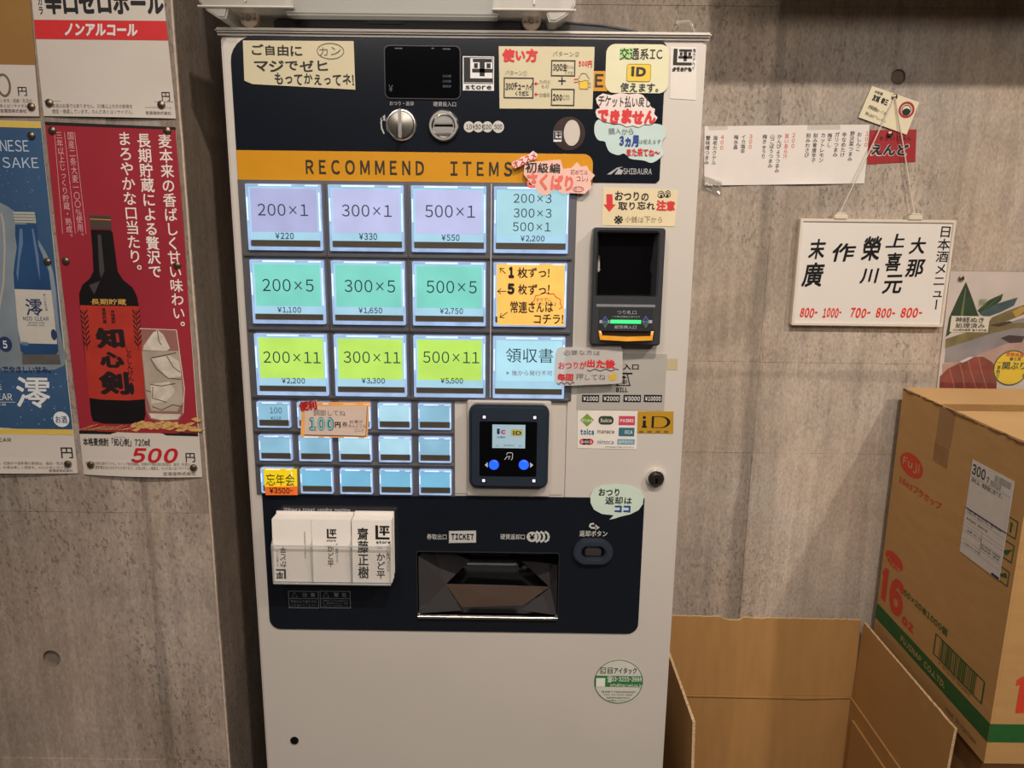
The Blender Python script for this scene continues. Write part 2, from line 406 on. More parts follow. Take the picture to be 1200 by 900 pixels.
# ================================================================== THE SETTING
WY = .45; LY = .05; LX = -.375
CON_R = concrete('concrete_right', (180, 166, 152), 3.1, (.54, .018, .74, 1), (1.215, .014, .84, 1))
CON_L = concrete('concrete_left', (158, 144, 132), 11.7, (-.475, .009, .74, -1))
CON_S = mat('concrete_backing', (85, 78, 72), .9, noise=.1)
PLAST = mat('ceiling_paint', (92, 86, 80), .9, noise=.05)
def wall_panels(name, P, us, vs, m, holes, gap=.0002, uoff=None):
    g = G(); g.plate(P, rr(us[0], us[-1]-.02, vs[0], vs[-1], 0), [ell(h[0], h[1], h[2]+.001, h[2]+.001) for h in holes], -.06, -.004)
    wobj = g.build(name, CON_S, kind='structure', base=P.w((us[0]+us[-1])/2, vs[0], 0))
    k = 0
    for i in range(len(us)-1):
        for j in range(len(vs)-1):
            u0, u1, v0, v1 = us[i], us[i+1], vs[j], vs[j+1]
            hs = [ell(h[0], h[1], h[2], h[2], 20) for h in holes if u0 < h[0] < u1 and v0 < h[1] < v1]
            o = [0, .0006, .0002, .0009][(i*3+j*5) % 4]-.0009
            G().plate(P, rr(u0+gap/2, u1-gap/2, v0+gap/2, v1-gap/2, 0), hs, -.0045, o, bev=.0005 if not hs else 0).build('concrete_panel', m, wobj)
    for h in holes:
        c = P.w(h[0], h[1], -.022)
        gg = G(); ax = 'Y'
        c = P.w(h[0], h[1], -.006); gg.lathe(c, [(h[2], -.0055), (h[2]*.93, -.003), (h[2]*.9, 0)], ax, 20, closed=False)
        gg.add([c+Vector((h[2]*.9*math.cos(a*math.pi/10), 0, h[2]*.9*math.sin(a*math.pi/10))) for a in range(20)], [tuple(range(20))])
        gg.build('tie_hole', mat('tie_hole_mortar', (118, 106, 96), .9, noise=.15, nscale=200, bump=.5), wobj)
    return wobj
PW = FR(WY); PLW = FR(LY)
wall_back = wall_panels('wall_back', PW, [-.375, .54, 1.44, 2.2], [0, 1.048, 1.231, 1.865, 2.8], CON_R, [(.746, 1.751, .0135)])
wall_left = wall_panels('wall_left', PLW, [-2.2, -1.38, -.475, LX-.0015], [0, .652, 1.067, 1.9, 2.8], CON_L, [(-.639, .827, .0135)])
# side face of the projecting left wall, with a slightly chipped arris
PS = Pl((LX, 0, 0), (0, 1, 0), (0, 0, 1))
g = G(); g.plate(PS, rr(LY+.0005, WY, 0, 2.8, 0), [], -.03, 0)
g.build('wall_left_return', concrete('concrete_return', (150, 136, 124), 23.0), kind='structure')
g = G(); z = 0.02
edge = []
while z < 2.78:
    edge.append((LX-.0018+random.uniform(-.0003, .0003), LY-.0003+random.uniform(-.0004, .0002), z)); z += .022
g.tube(edge, .0016, 6); g.build('trim_1', mat('arris_mortar', (196, 180, 164), .85, noise=.12, nscale=90, bump=.5), kind='structure')
G().box(-2.2, 2.2, -3.2, WY, -.06, 0).build('floor', mat('floor_tile', (96, 88, 80), .5, noise=.12, nscale=6), kind='structure')
G().box(-2.2, 2.2, -3.2, WY, 2.8, 2.86).build('ceiling', PLAST, kind='structure')
G().box(2.2, 2.26, -3.2, WY, 0, 2.8).build('wall_right', CON_S, kind='structure')
G().box(-2.26, -2.2, -3.2, LY, 0, 2.8).build('wall_far_left', CON_S, kind='structure')
G().box(-2.2, 2.2, -3.26, -3.2, 0, 2.8).build('wall_front', mat('front_wall_paint', (120, 108, 96), .9, noise=.08, nscale=3), kind='structure')
# unseen beam added above the cartons; it keeps the spot light off the top of the wall
G().box(.395, 2.2, .17, .20, 1.908, 2.8).build('shadow_beam', PLAST, kind='structure')

# ================================================================== TICKET MACHINE
WHITE = mat('machine_white', (200, 194, 187), .32, noise=.02, nscale=8, bump=.02, bscale=500, coat=.15)
WHITE2 = mat('machine_white_trim', (198, 191, 184), .35, noise=.02)
DARK = mat('panel_dark', (22, 27, 36), .16, noise=.04, spec=.55)
BLK = mat('gloss_black', (8, 9, 12), .08, noise=0, spec=.6)
CHR = mat('chrome', (232, 230, 226), .24, 1, noise=.03)
STEEL = mat('brushed_rail', (150, 150, 154), .32, .85, noise=.08, nscale=30, stretch=(1, 1, 30))
GREYM = mat('grey_plastic', (74, 76, 80), .35, noise=.03)
YEL = mat('panel_yellow', (206, 144, 26), .3, noise=.03, coat=.2)
WINK = ink((222, 222, 222)); KINK = ink((16, 16, 18)); GINK = ink((150, 155, 160))
mc = empty('ticket_vending_machine', (0, .2, 0), 'tall white ticket vending machine with lit price buttons, against the concrete wall', 'vending machine')
# body and door
g = G(); g.box(-.298, -.292, .012, .43, .02, 1.712); g.box(.292, .298, .012, .43, .02, 1.712); g.box(-.292, .292, .424, .43, .02, 1.712); g.box(-.292, .292, .012, .424, 1.706, 1.712); g.box(-.292, .292, .012, .424, .02, .03); g.build('cabinet', WHITE, mc)
g = G(); g.box(-.27, .27, .03, .41, 0, .02); g.build('plinth', GREYM, mc)
tr = R(F0, 489.5, 647, 654, 723)
ba = R(F0, 697, 270, 773, 404)
hole_tray = rr(tr[0], tr[1], tr[2], tr[3], .003, 3); hole_bill = rr(ba[0]+.006, ba[1]-.006, ba[2]+.006, ba[3]-.006, .002, 2)
g = G(); g.plate(F0, rr(-.2995, .2995, .05, 1.7135, .006), [hole_tray, hole_bill], -.0115, 0, bev=.003); g.build('door', WHITE, mc, smooth=True)
g = G(); g.box(-.304, .304, -.006, .43, 1.7165, 1.722, .0022, 3)
g.box(-.302, .302, -.001, .004, 1.7135, 1.7168); top = g.build('top_lip', WHITE2, mc, smooth=True)
g = G(); c = F0.pt(345.4, 867); g.lathe((c[0], -.001, c[1]), [(.0062, 0), (.0062, -.001), (.0045, -.0012), (.004, .001)], 'Y', 24); g.build('key_hole', BLK, mc)
# ---- upper dark panel
u0, u1, v0, v1 = R(F0, 278, 46, 780, 214)
u0, u1 = -.2875, .2495; v1 = F0.pt(500, 46)[1]+.001; v0 = F0.pt(735, 214)[1]; vy = F0.pt(450, 213.5)[1]; vyt = F0.pt(450, 178)[1]; yr = F0.pt(694.5, 195)[0]
up = G(); up.plate(F0, [(u0, vy)]+[(u0, v1-.03)]+[(u0+.03-.03*math.cos(math.radians(a)), v1-.03+.03*math.sin(math.radians(a))) for a in range(15, 91, 15)]+
        [(u1-.005, v1), (u1, v1-.005), (u1, v0+.004), (u1-.004, v0), (yr+.0005, v0), (yr+.0005, vy)], [], 0, .0018, bev=.0005)
upper = up.build('upper_panel', DARK, mc)
g = G(); g.plate(F0, rr(u0+.0005, yr, vy+.0003, vyt, (0, .012, 0, 0)), [], .0018, .0022); g.build('yellow_banner', YEL, upper)
g = G(); rect(g, F0, 590, 83, 712, 106.5, off=.0021); g.build('yellow_strip', YEL, upper)
g = G(); T(g, F0, 'RECOMMEND  ITEMS', 359, 188.5, 600, 205.5, off=.0026, bold=.03, gap=.42); T(g, F0, 'E', 697, 87, 707, 102.5, off=.0026, bold=.03)
g.build('lettering', ink((38, 32, 18)), upper)
# widely spaced capitals are rebuilt letter by letter so that the gaps match
me = upper
# display window
g = G(); a = R(F0, 452, 55, 539, 115.5); g.plate(F0, rr(*a[:2], *a[2:], .006), [], .0018, .0032, bev=.0006); dw = g.build('display_window', BLK, mc)
g = G(); g.plate(F0, rr(a[0]-.0012, a[1]+.0012, a[2]-.0012, a[3]+.0012, .007), [rr(*a[:2], *a[2:], .006)], .0018, .0036); g.build('window_rim', mat('dark_rim', (44, 47, 55), .3), dw)
g = G(); T(g, F0, '¥', 456, 100, 461, 108, off=.0034)
for i, s in enumerate(('500枚', '1000枚', '券売中')): T(g, F0, s, 519, 88+6*i, 529, 91.5+6*i, off=.0034)
rect(g, F0, 463, 56.6, 472, 58, .0034); rect(g, F0, 506, 56.6, 509, 58, .0034); rect(g, F0, 519, 57.4, 528, 58.8, .0034)
g.build('display_marks', ink((70, 84, 96)), dw)
def store_logo(gw, gk, P, x0, y0, x1, y1, off, word=True, frame=True):
    u0, u1, v0, v1 = R(P, x0, y0, x1, y1); H = v1-v0; Wd = u1-u0
    def b(g, a, bb, c, d, o): g.plate(P, rr(u0+Wd*a, u0+Wd*bb, v0+H*c, v0+H*d, 0), [], o, o)
    if gw is not None: b(gw, 0, 1, 0, 1, off)
    o = off+.0002
    if frame: gk.plate(P, rr(u0+Wd*.03, u0+Wd*.97, v0+H*.2, v0+H*.97, 0), [rr(u0+Wd*.05, u0+Wd*.95, v0+H*.22, v0+H*.95, 0)], o, o)
    b(gk, .05, .24, .24, .95, o); b(gk, .24, .95, .24, .36, o)
    b(gk, .32, .93, .83, .93, o); b(gk, .54, .70, .42, .83, o); b(gk, .30, .95, .53, .64, o)
    b(gk, .36, .48, .66, .80, o); b(gk, .76, .89, .66, .80, o)
    if word: T(gk, P, 'store', u0+Wd*.08, v0+H*.03, u0+Wd*.92, v0+H*.17, o, .05, px=False)
gw, gk = G(), G(); store_logo(gw, gk, F0, 542.5, 66.5, 579, 106.5, .0024)
s = gw.build('store_mark', WINK, upper); gk.build('store_mark_ink', KINK, upper)
g = G(); T(g, F0, 'おつり・返却', 457, 119, 485, 124, .0024); T(g, F0, '硬貨投入口', 508, 119.5, 534.5, 125, .0024)
stroke(g, F0, [(450.5, 157), (447.5, 150), (447, 143), (449, 138)], 1.8, .0024); poly(g, F0, [(445.5, 140), (451.5, 134.5), (452, 142)], .0024)
T(g, F0, 'SHIBAURA', 730, 197.5, 763.5, 204.5, .0024, .02)
poly(g, F0, [(711, 204.5), (723, 196.5), (730, 195.5), (722, 199), (716, 204.5)], .0024); poly(g, F0, [(720, 204.5), (725, 197.5), (730, 200), (728, 204.5)], .0024)
g.build('panel_lettering', ink((168, 168, 170)), upper)
# coin-value discs
for i, (cx, s) in enumerate(((549.8, '10'), (560.5, '50'), (571.3, '100'), (584, '500'))):
    g = G(); c = F0.pt(cx, 148.9); r = .0066+.0006*(i == 3); g.lathe((c[0], -.0018, c[1]), [(r, 0), (r, -.0006)], 'Y', 28)
    d = g.build('coin_value_disc', ink((196, 194, 190)), upper)
    hw = 3.2 if i < 2 else 4.6
    g = G(); T(g, F0, s, cx-hw, 146, cx+hw, 151.8, .0028, .02); g.build('coin_value_number', KINK, upper)
# change lever (round knob with a ridge)
c = F0.pt(470.7, 146.5)
g = G(); g.lathe((c[0], 0, c[1]), [(.0195, -.0018), (.0195, -.004), (.018, -.006), (.0168, -.0062), (.0168, -.004), (.002, -.004)], 'Y', 40)
kn = g.build('return_knob', CHR, mc, smooth=True)
g = G(); g.box(c[0]-.0022, c[0]+.0022, -.017, -.004, c[1]-.0175, c[1]+.0175, .001); g.build('knob_ridge', CHR, kn, smooth=True)
g = G(); g.lathe((c[0], 0, c[1]), [(.0166, -.0042), (.0155, -.0072), (.006, -.009), (0.0005, -.0092)], 'Y', 40); g.build('knob_dish', mat('smoked_metal', (150, 146, 140), .28, .9), kn, smooth=True)
# coin slot
c = F0.pt(520.2, 148)
g = G(); g.lathe((c[0], 0, c[1]), [(.0195, -.0018), (.0195, -.005), (.0175, -.0085), (.0148, -.0085), (.0135, -.006), (.013, -.003), (.0005, -.003)], 'Y', 40)
sl = g.build('coin_slot', CHR, mc, smooth=True)
g = G(); g.box(c[0]-.0112, c[0]+.0112, -.0075, -.003, c[1]+.0015, c[1]+.0075, .0012); g.box(c[0]-.0115, c[0]+.0115, -.0075, -.003, c[1]-.0105, c[1]-.0012, .0014); g.build('slot_guide', CHR, sl, smooth=True)
g = G(); g.box(c[0]-.0118, c[0]+.0118, -.0034, -.003, c[1]-.0012, c[1]+.0015); g.build('slot_gap', BLK, sl)
# ---- button field
BEZ = mat('button_bezel', (128, 128, 134), .3, .6, noise=.06)
g = G(); g.plate(F0, [(-.288, 1.1185), (-.0125, 1.1185), (-.0125, 1.2575), (.145, 1.2575), (.145, 1.5425), (-.288, 1.5425)], [], 0, .0025, bev=.0006)
bz = g.build('button_bezel', BEZ, mc)
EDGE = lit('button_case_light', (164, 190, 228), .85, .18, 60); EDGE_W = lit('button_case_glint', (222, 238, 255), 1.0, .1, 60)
STRIP = mat('status_strip', (88, 80, 68), .4, noise=.1)
COVER = clear('button_cover', (250, 252, 255), .0, .05, .05)
CW = {'lav': (176, 180, 222), 'lav2': (188, 192, 232), 'teal': (128, 214, 200), 'lime': (190, 232, 104), 'pale': (168, 214, 226), 'rec': (176, 224, 240)}
BLUE = lit('label_blue_band', (172, 216, 238), .92, .08)
BL = {'label_lavender': 'lavender lit ticket button', 'label_lavender_bright': 'lavender lit ticket button', 'label_teal': 'teal lit ticket button', 'label_lime': 'lime lit ticket button', 'label_pale': 'pale blue lit ticket button', 'label_receipt': 'pale blue lit receipt button'}
TINK = mat('label_print', (36, 58, 66), .5, noise=.02, emit=.16, ergb=(52, 84, 96))
def button(x0, zt, W, H, col, small=False, texts=(), ink_=None, label=None):
    b = G(); zb = zt-H; e = .0026 if not small else .0018; y0, y1 = -.0025, -.0085
    P = F0
    b.plate(P, rr(x0, x0+W, zb, zt, .0012, 2), [rr(x0+e, x0+W-e, zb+H*.055, zt-e, .0006, 1)], .0025, .0085, bev=.0005)
    bt = b.build('select_button', EDGE, mc, label=label or BL.get(col.name))
    g = G(); k = .0007
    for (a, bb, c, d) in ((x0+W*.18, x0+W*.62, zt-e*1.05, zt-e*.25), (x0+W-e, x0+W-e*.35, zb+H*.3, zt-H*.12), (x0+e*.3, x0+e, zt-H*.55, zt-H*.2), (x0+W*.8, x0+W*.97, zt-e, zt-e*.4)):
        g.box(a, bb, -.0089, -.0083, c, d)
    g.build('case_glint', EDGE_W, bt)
    band = .125 if not small else 0
    zs = zb+H*.062; zs1 = zb+H*(.155 if not small else .30); i0, i1 = x0+e+.0004, x0+W-e-.0004
    G().plate(P, rr(i0, i1, zs, zs1-.0006, 0), [], .003, .0062).build('status_strip', STRIP, bt)
    zl = zs1
    if band: G().plate(P, rr(i0, i1, zl, zt-e-.0002, 0), [], .003, .0060).build('price_band', BLUE, bt)
    G().plate(P, rr(i0+(.0022 if band else 0), i1-(.0022 if band else 0), zl+H*band, zt-e-(.003 if band else .0002), 0), [], .003, .0064).build('label_card', col, bt)
    if texts:
        g = G()
        for (s, a, c, d, f, bo) in texts: T(g, P, s, a, c, d, f, .0068, bo, gap=.14)
        g.build('lettering', ink_ or TINK, bt)
    G().plate(P, rr(x0+e*.4, x0+W-e*.4, zb+e*.4, zt-e*.4, .001, 1), [], .0078, .0082).build('clear_cover', COVER, bt)
    return bt
colx = [-.277, -.1717, -.0662, .0393]; rowz = [1.537, 1.4415, 1.3447]; BW, BH = .0955, .0832
L = lit('label_lavender', CW['lav'], .95); L2 = lit('label_lavender_bright', CW['lav2'], 1.0); TE = lit('label_teal', CW['teal'], .95); LI = lit('label_lime', CW['lime'], .97)
PA = lit('label_pale', CW['pale'], .95); RE = lit('label_receipt', CW['rec'], 1.0)
button(colx[0], rowz[0], BW, BH, L, texts=[('200×1', 304, 239, 362.5, 253, 0), ('¥220', 324.5, 272.5, 346, 280, .02)])
button(colx[1], rowz[0], BW, BH, L2, texts=[('300×1', 402, 240, 460, 254, 0), ('¥330', 422, 273, 443, 281, .02)])
button(colx[2], rowz[0], BW, BH, L2, texts=[('500×1', 499, 240.5, 557, 255, 0), ('¥550', 518, 274.5, 539, 282, .02)])
button(colx[3], rowz[0], BW, BH, PA, texts=[('200×3', 602, 227.5, 646, 238, 0), ('300×3', 602, 244.5, 646, 255, 0), ('500×1', 601, 260.5, 645, 271, 0), ('¥2,200', 610, 276, 638, 283.5, .015)], ink_=mat('label_print_black', (20, 26, 30), .5, noise=0, emit=.3, ergb=(26, 36, 42)))
for (i, s, a, c, p, e, f) in ((0, '200×5', 309.5, 369, '¥1,100', 327, 354.5), (1, '300×5', 405, 464, '¥1,650', 421.5, 449), (2, '500×5', 500.5, 559, '¥2,750', 516, 543)):
    button(colx[i], rowz[1], BW, BH, TE, texts=[(s, a, 326.5+i, c, 341+i, 0), (p, e, 359+i*.7, f, 366.5+i*.7, .02)])
button(colx[3], rowz[1], BW, BH, PA)
for (i, s, a, c, p, e, f) in ((0, '200×11', 310.5, 377, '¥2,200', 332, 359), (1, '300×11', 404, 470, '¥3,300', 425, 452), (2, '500×11', 496.5, 562, '¥5,500', 517, 543)):
    button(colx[i], rowz[2], BW, BH, LI, texts=[(s, a, 411, c, 424.5, 0), (p, e, 441.7, f, 449, .02)])
b = button(colx[3], rowz[2], BW, BH, RE, texts=[('領収書', 593, 407, 648, 424, 0)])
g = G(); T(g, F0, '※後から発行不可', 593, 433, 647, 439, .0068); g.build('small_lettering', mat('label_print_red', (120, 60, 80), .5, noise=0, emit=.3, ergb=(130, 80, 110)), b)
SB1 = lit('label_blank', (150, 200, 226), .85, .12); SB2 = lit('label_blank_bright', (178, 222, 240), .95, .12); SB3 = lit('label_blank_deep', (122, 186, 218), .95, .1)
for r in range(3):
    for c in range(5):
        col = SB3 if r == 2 else (SB2 if (c in (2, 3)) else SB1)
        if r == 0 and c == 0: button(-.2793, 1.252, .0445, .0358, SB1, True, texts=[('100', 318, 476, 332, 483, 0), ('¥110', 319, 486.7, 331, 490.2, .02)])
        else: button(-.2793+c*.0545, 1.252-r*.0468, .0445, .0358, col, True)
# rails between the rows
for z, x1 in ((1.4455, .141), (1.3487, .141), (1.2565, .141), (1.2085, -.0135), (1.1617, -.0135)):
    g = G(); g.box(-.285, x1, -.0062, -.0025, z, z+.0042, .0008); g.build('row_rail', STEEL, mc)
g = G(); g.box(.0352, .0364, -.0065, -.0025, 1.262, 1.54); g.build('column_rail', mat('rail_bright', (214, 216, 220), .3, .3), mc)
for i in (0, 1):
    g = G(); x = colx[i]+BW+.0044; g.box(x, x+.001, -.0062, -.0025, 1.262, 1.54); g.build('column_rail', STEEL, mc)
# ---- inner service plate and IC card reader
a = R(F0, 533, 467, 661, 579)
g = G(); g.plate(F0, rr(a[0], a[1], a[2], a[3], .001), [], 0, .0012, bev=.0004); sp_ = g.build('reader_mount_plate', WHITE2, mc)
P8 = FR(-.008)
a = R(P8, 547.5, 469.5, 645, 582)
g = G(); g.plate(F0, rr(a[0], a[1], a[2], a[3], .003), [], .0012, .008, bev=.0015); rd = g.build('card_reader', WHITE2, mc, smooth=True)
P2 = FR(-.022); a = R(P2, 549.5, 475, 643, 573)
g = G(); g.plate(F0, rr(a[0], a[1], a[2], a[3], .011), [], .008, .022, bev=.004); g.build('reader_body', mat('reader_slate', (42, 52, 64), .22, noise=.03, coat=.3), rd, smooth=True)
P2 = FR(-.0222); a = R(P2, 562, 494, 629, 558)
g = G(); g.plate(P2, rr(a[0], a[1], a[2], a[3], .002), [], 0, .0004); g.build('reader_window', BLK, rd)
g = G(); rect(g, P2, 577, 497.5, 615.5, 525, .0008); g.build('reader_screen', lit('lcd', (176, 204, 216), .62, .04), rd)
g = G(); T(g, P2, 'c', 587, 503.5, 592.5, 508.5, .0011, .06); g.build('screen_mark_red', lit('lcd_red', (190, 50, 60), .7, 0), rd)
g = G(); T(g, P2, 'i', 582, 502, 586, 508.5, .0011, .06); T(g, P2, '交通系', 582.5, 510.8, 592, 513.2, .0011, .01); T(g, P2, 'IC', 580.8, 521.5, 585, 523, .0011); T(g, P2, '残高表示', 590, 520.8, 602.5, 522.6, .0011); T(g, P2, 'iD', 608, 521.4, 611.5, 523.2, .0011)
T(g, P2, 'iD', 601, 504.5, 611, 509.5, .0013, .04); g.build('screen_lettering', lit('lcd_dark', (38, 56, 84), .5, 0), rd)
g = G(); rect(g, P2, 599, 503, 612.5, 511, .0010); g.build('screen_badge', lit('lcd_gold', (176, 160, 70), .8, .03), rd)
g = G()
for (x, y) in ((567.5, 488.6), (626.7, 489.2), (566.8, 563), (625.6, 563.3)): rect(g, P2, x-2.7, y-2.7, x+2.7, y+2.7, .0003)
g.build('lamp_socket', BLK, rd)
for (x, y) in ((567.5, 488.6), (626.7, 489.2), (566.8, 563), (625.6, 563.3)):
    g = G(); rect(g, P2, x-1.7, y-1.7, x+1.7, y+1.7, .0006); g.build('corner_lamp', lit('lamp_white', (236, 226, 240), 1.0, 0), rd)
for x in (578.8, 613.8):
    c = P2.pt(x, 544.4); g = G(); g.lathe((c[0], -.0222, c[1]), [(.0068, 0), (.0068, -.002), (.0055, -.0032), (.0005, -.0036)], 'Y', 24)
    g.build('blue_button', lit('blue_lamp', (36, 92, 255), 1.3, .1), rd, smooth=True)
g = G(); poly(g, P2, [(571.5, 541.5), (571.5, 547.8), (568, 544.6)], .0006); poly(g, P2, [(621.3, 541.8), (621.3, 548), (625, 544.9)], .0006)
stroke(g, P2, [(591.5, 538.5), (594, 535), (598, 534.5), (596, 538)], .9, .0006); stroke(g, P2, [(593.5, 533), (594.5, 530.5), (600, 530.5), (600.8, 532), (600.3, 537.5), (599, 539)], .8, .0006)
g.build('reader_symbols', ink((200, 205, 210)), rd)
# ---- bill acceptor
y = -.02; PB = FR(y); A = R(PB, 693.5, 267, 777, 405)
g = G(); win = R(PB, 703, 276, 766.5, 348); lab = R(PB, 702, 361, 764.5, 388); slot = R(PB, 702, 388.5, 765, 397)
g.plate(F0, rr(A[0], A[1], A[2], A[3], .004), [rr(win[0]-.004, win[1]+.004, win[2], win[3]+.004, .004), rr(slot[0], slot[1], slot[2]-.001, slot[3]+.001, .001)], 0, .02, bev=.002)
ac = g.build('bill_acceptor', mat('acceptor_grey', (58, 60, 64), .3, noise=.03), mc, smooth=True)
# sloped inner window: deep black glass, notched at both sides
g = G(); b0, b1, b2, b3 = win[0]-.004, win[1]+.004, win[2]+.001, win[3]+.004
for s_ in ((b0, b2, b0, b3), (b1, b3, b1, b2)):
    g.quad((s_[0], y, s_[1]), (s_[2], y, s_[3]), (s_[2]+(.006 if s_[0] == b0 else -.006), .012, s_[3]-.006), (s_[0]+(.006 if s_[0] == b0 else -.006), .012, s_[1]))
g.quad((b0, y, b3), (b1, y, b3), (b1-.006, .012, b3-.006), (b0+.006, .012, b3-.006)); g.build('window_reveal', GREYM, ac)
Pn = FR(.0); cu = (b0+b1)/2; hw = (b1-b0)/2-.004; zc = (b2+b3)/2
n_ = [(cu-hw, b2), (cu-hw, zc-.012), (cu-hw+.004, zc-.006), (cu-hw+.004, zc+.006), (cu-hw, zc+.012), (cu-hw, b3-.004)]
g = G(); g.plate(Pn, n_+[(2*cu-a_, b_) for a_, b_ in reversed(n_)], [], -.004, .003); g.box(b0+.001, b1-.001, .0045, .008, b2, b3); g.build('scanner_glass', BLK, ac)
g = G(); s2 = R(PB, 699, 349, 768, 357)
g.add([(s2[0], y-.0005, s2[2]), (s2[1], y-.0005, s2[2]), (s2[1]-.004, .0, s2[3]+.001), (s2[0]+.004, .0, s2[3]+.001), (s2[0], y-.0005, s2[2]-.003), (s2[1], y-.0005, s2[2]-.003)],
      [(0, 1, 2, 3), (4, 5, 1, 0)]); g.build('bill_shelf', mat('shelf_grey', (132, 134, 138), .3, noise=.03), ac)
g = G(); g.plate(PB, rr(lab[0], lab[1], lab[2], lab[3], .001), [], .0, .0012, bev=.0003); g.build('slot_label', mat('label_grey', (50, 52, 56), .3), ac)
g = G(); T(g, PB, 'つり札口', 723, 363.5, 745.5, 368.2, .0016); T(g, PB, 'つり銭は自動的に戻ります', 717, 370, 750, 372, .0016); T(g, PB, '紙幣挿入口', 720, 381, 745.5, 385.3, .0016)
rect(g, PB, 702.5, 375, 714, 378.5, .0014); rect(g, PB, 753, 375, 764, 378.5, .0014); g.build('lettering', ink((172, 176, 180)), ac)
g = G(); rect(g, PB, 715, 374.6, 751, 379, .0022, .0006); g.build('green_lamp', lit('green_led', (70, 235, 130), 1.15, .1, 60), ac)
g = G()
for x in (709, 756.5): poly(g, PB, [(x-4.3, 376.5), (x, 370), (x+4.3, 376.5), (x, 384)], .0017)
g.build('arrow_diamond_rim', ink((120, 124, 140)), ac)
g = G()
for x in (709, 756.5): poly(g, PB, [(x-3.3, 376), (x, 371), (x+3.3, 376)], .0020)
g.build('arrow_diamond_blue', ink((26, 50, 140)), ac)
g = G()
for x in (709, 756.5): poly(g, PB, [(x-3.3, 377), (x+3.3, 377), (x, 382.5)], .0020)
g.build('arrow_diamond_green', ink((30, 96, 76)), ac)
g = G(); g.box(slot[0], slot[1], -.016, -.005, slot[2], slot[3]); g.build('bill_slot', mat('slot_brown', (52, 30, 14), .5), ac)
g = G(); OR = lit('slot_lamp', (238, 158, 40), .72, .1, 80)
z0, z1 = slot[2]-.001, slot[2]+.0045
g.add([(slot[0]-.001, -.0205, slot[3]+.001), (slot[0]+.0025, -.0205, slot[3]+.001), (slot[0]+.0035, -.024, z1), (slot[1]-.0035, -.024, z1), (slot[1]-.0025, -.0205, slot[3]+.001), (slot[1]+.001, -.0205, slot[3]+.001),
       (slot[1]-.001, -.024, z0), ((slot[0]+slot[1])/2, -.026, z0-.0015), (slot[0]+.001, -.024, z0), ((slot[0]+slot[1])/2, -.025, z1-.001)],
      [(0, 1, 2, 8), (2, 9, 7, 8), (9, 3, 6, 7), (3, 4, 5, 6)]); g.build('slot_lip', OR, ac)
# ---- bill insert plate print
a = R(F0, 676.5, 414, 780, 480.5)
g = G(); g.plate(F0, rr(a[0], a[1], a[2], a[3], .001), [], 0, .0006); bp_ = g.build('bill_guide_plate', mat('guide_grey', (172, 168, 162), .4, noise=.02), mc)
g = G(); T(g, F0, '紙幣挿入口', 700, 426, 748.5, 433, .001, .03); T(g, F0, 'BILL', 722, 454, 735.5, 459.3, .001, .05)
stroke(g, F0, [(721, 437.5), (741, 437.5)], 2, .001); stroke(g, F0, [(723, 452), (726, 438)], 1.2, .001); stroke(g, F0, [(738, 452), (735, 438)], 1.2, .001); stroke(g, F0, [(721, 451.5), (739, 451.5)], 1.2, .001)
poly(g, F0, [(727.5, 443), (731, 439.5), (734.5, 443)], .001); stroke(g, F0, [(727, 446), (735, 446)], 1, .001); stroke(g, F0, [(727, 448.5), (735, 448.5)], 1, .001); stroke(g, F0, [(731, 443), (731, 450)], 1.2, .001)
for x0, x1 in ((682, 702), (706, 726.3), (730.5, 751), (754.5, 775.5)): rect(g, F0, x0, 462.5, x1, 471, .001)
g.build('lettering', KINK, bp_)
g = G()
for x0, x1, s in ((682, 702, '¥1000'), (706, 726.3, '¥2000'), (730.5, 751, '¥5000'), (754.5, 775.5, '¥10000')): T(g, F0, s, x0+1.3, 464.3, x1-1.3, 469.4, .0013, .03)
g.build('value_lettering', WINK, bp_)
# ---- lock
c = F0.pt(767.6, 559)
g = G(); g.lathe((c[0], 0, c[1]), [(.0125, 0), (.0125, -.005), (.0112, -.008), (.0092, -.008), (.009, -.006), (.0005, -.006)], 'Y', 32); lk = g.build('door_lock', CHR, mc, smooth=True)
g = G(); g.lathe((c[0]+.0006, 0, c[1]-.0006), [(.0086, -.006), (.0086, -.0095), (.0075, -.0105), (.0005, -.0105)], 'Y', 28); g.build('lock_cylinder', mat('lock_dark', (70, 66, 62), .25, .7), lk, smooth=True)
g = G(); g.box(c[0]-.001, c[0]+.002, -.0112, -.0104, c[1]-.005, c[1]+.002); g.build('key_slit', BLK, lk)
# seam of the centre strip and right hand edge line
g = G(); g.box(.1395, .1402, -.0006, .0005, 1.12, 1.26); g.build('door_seam', mat('seam_grey', (110, 104, 98), .6), mc)  # narrow grey strip along the panel joint
# ---- lower dark panel
zt = F0.pt(530, 580.7)[1]; zb = F0.pt(533, 739.5)[1]
g = G(); g.plate(F0, rr(-.2812, .2510, zb, zt, (.001, .001, .016, .016)), [hole_tray], 0, .0018, bev=.0005); lp = g.build('lower_panel', DARK, mc)
g = G(); T(g, F0, 'Shibaura ticket vending machine', 333, 594.5, 411, 599.3, .0024, .01)
T(g, F0, '券取出口', 500.5, 625, 523.5, 631.5, .0024, .01); T(g, F0, '硬貨返却口', 586.5, 625, 615, 631.5, .0024, .01); T(g, F0, '返却ボタン', 679, 621, 711.5, 628, .0024, .02)
stroke(g, F0, [(699, 617.8), (693, 617.8), (691, 616), (692, 613.3), (696, 613)], 2.4, .0024); poly(g, F0, [(697.5, 613.8), (702.5, 617.5), (697.5, 620.5)], .0024)
tt = [(526, 621.5), (558, 621), (558, 635), (526, 635.5)]
poly(g, F0, tt, .0024)
c = F0.pt(623.5, 628.3); disc(g, F0, 623.5, 628.3, 6.4, .0024)
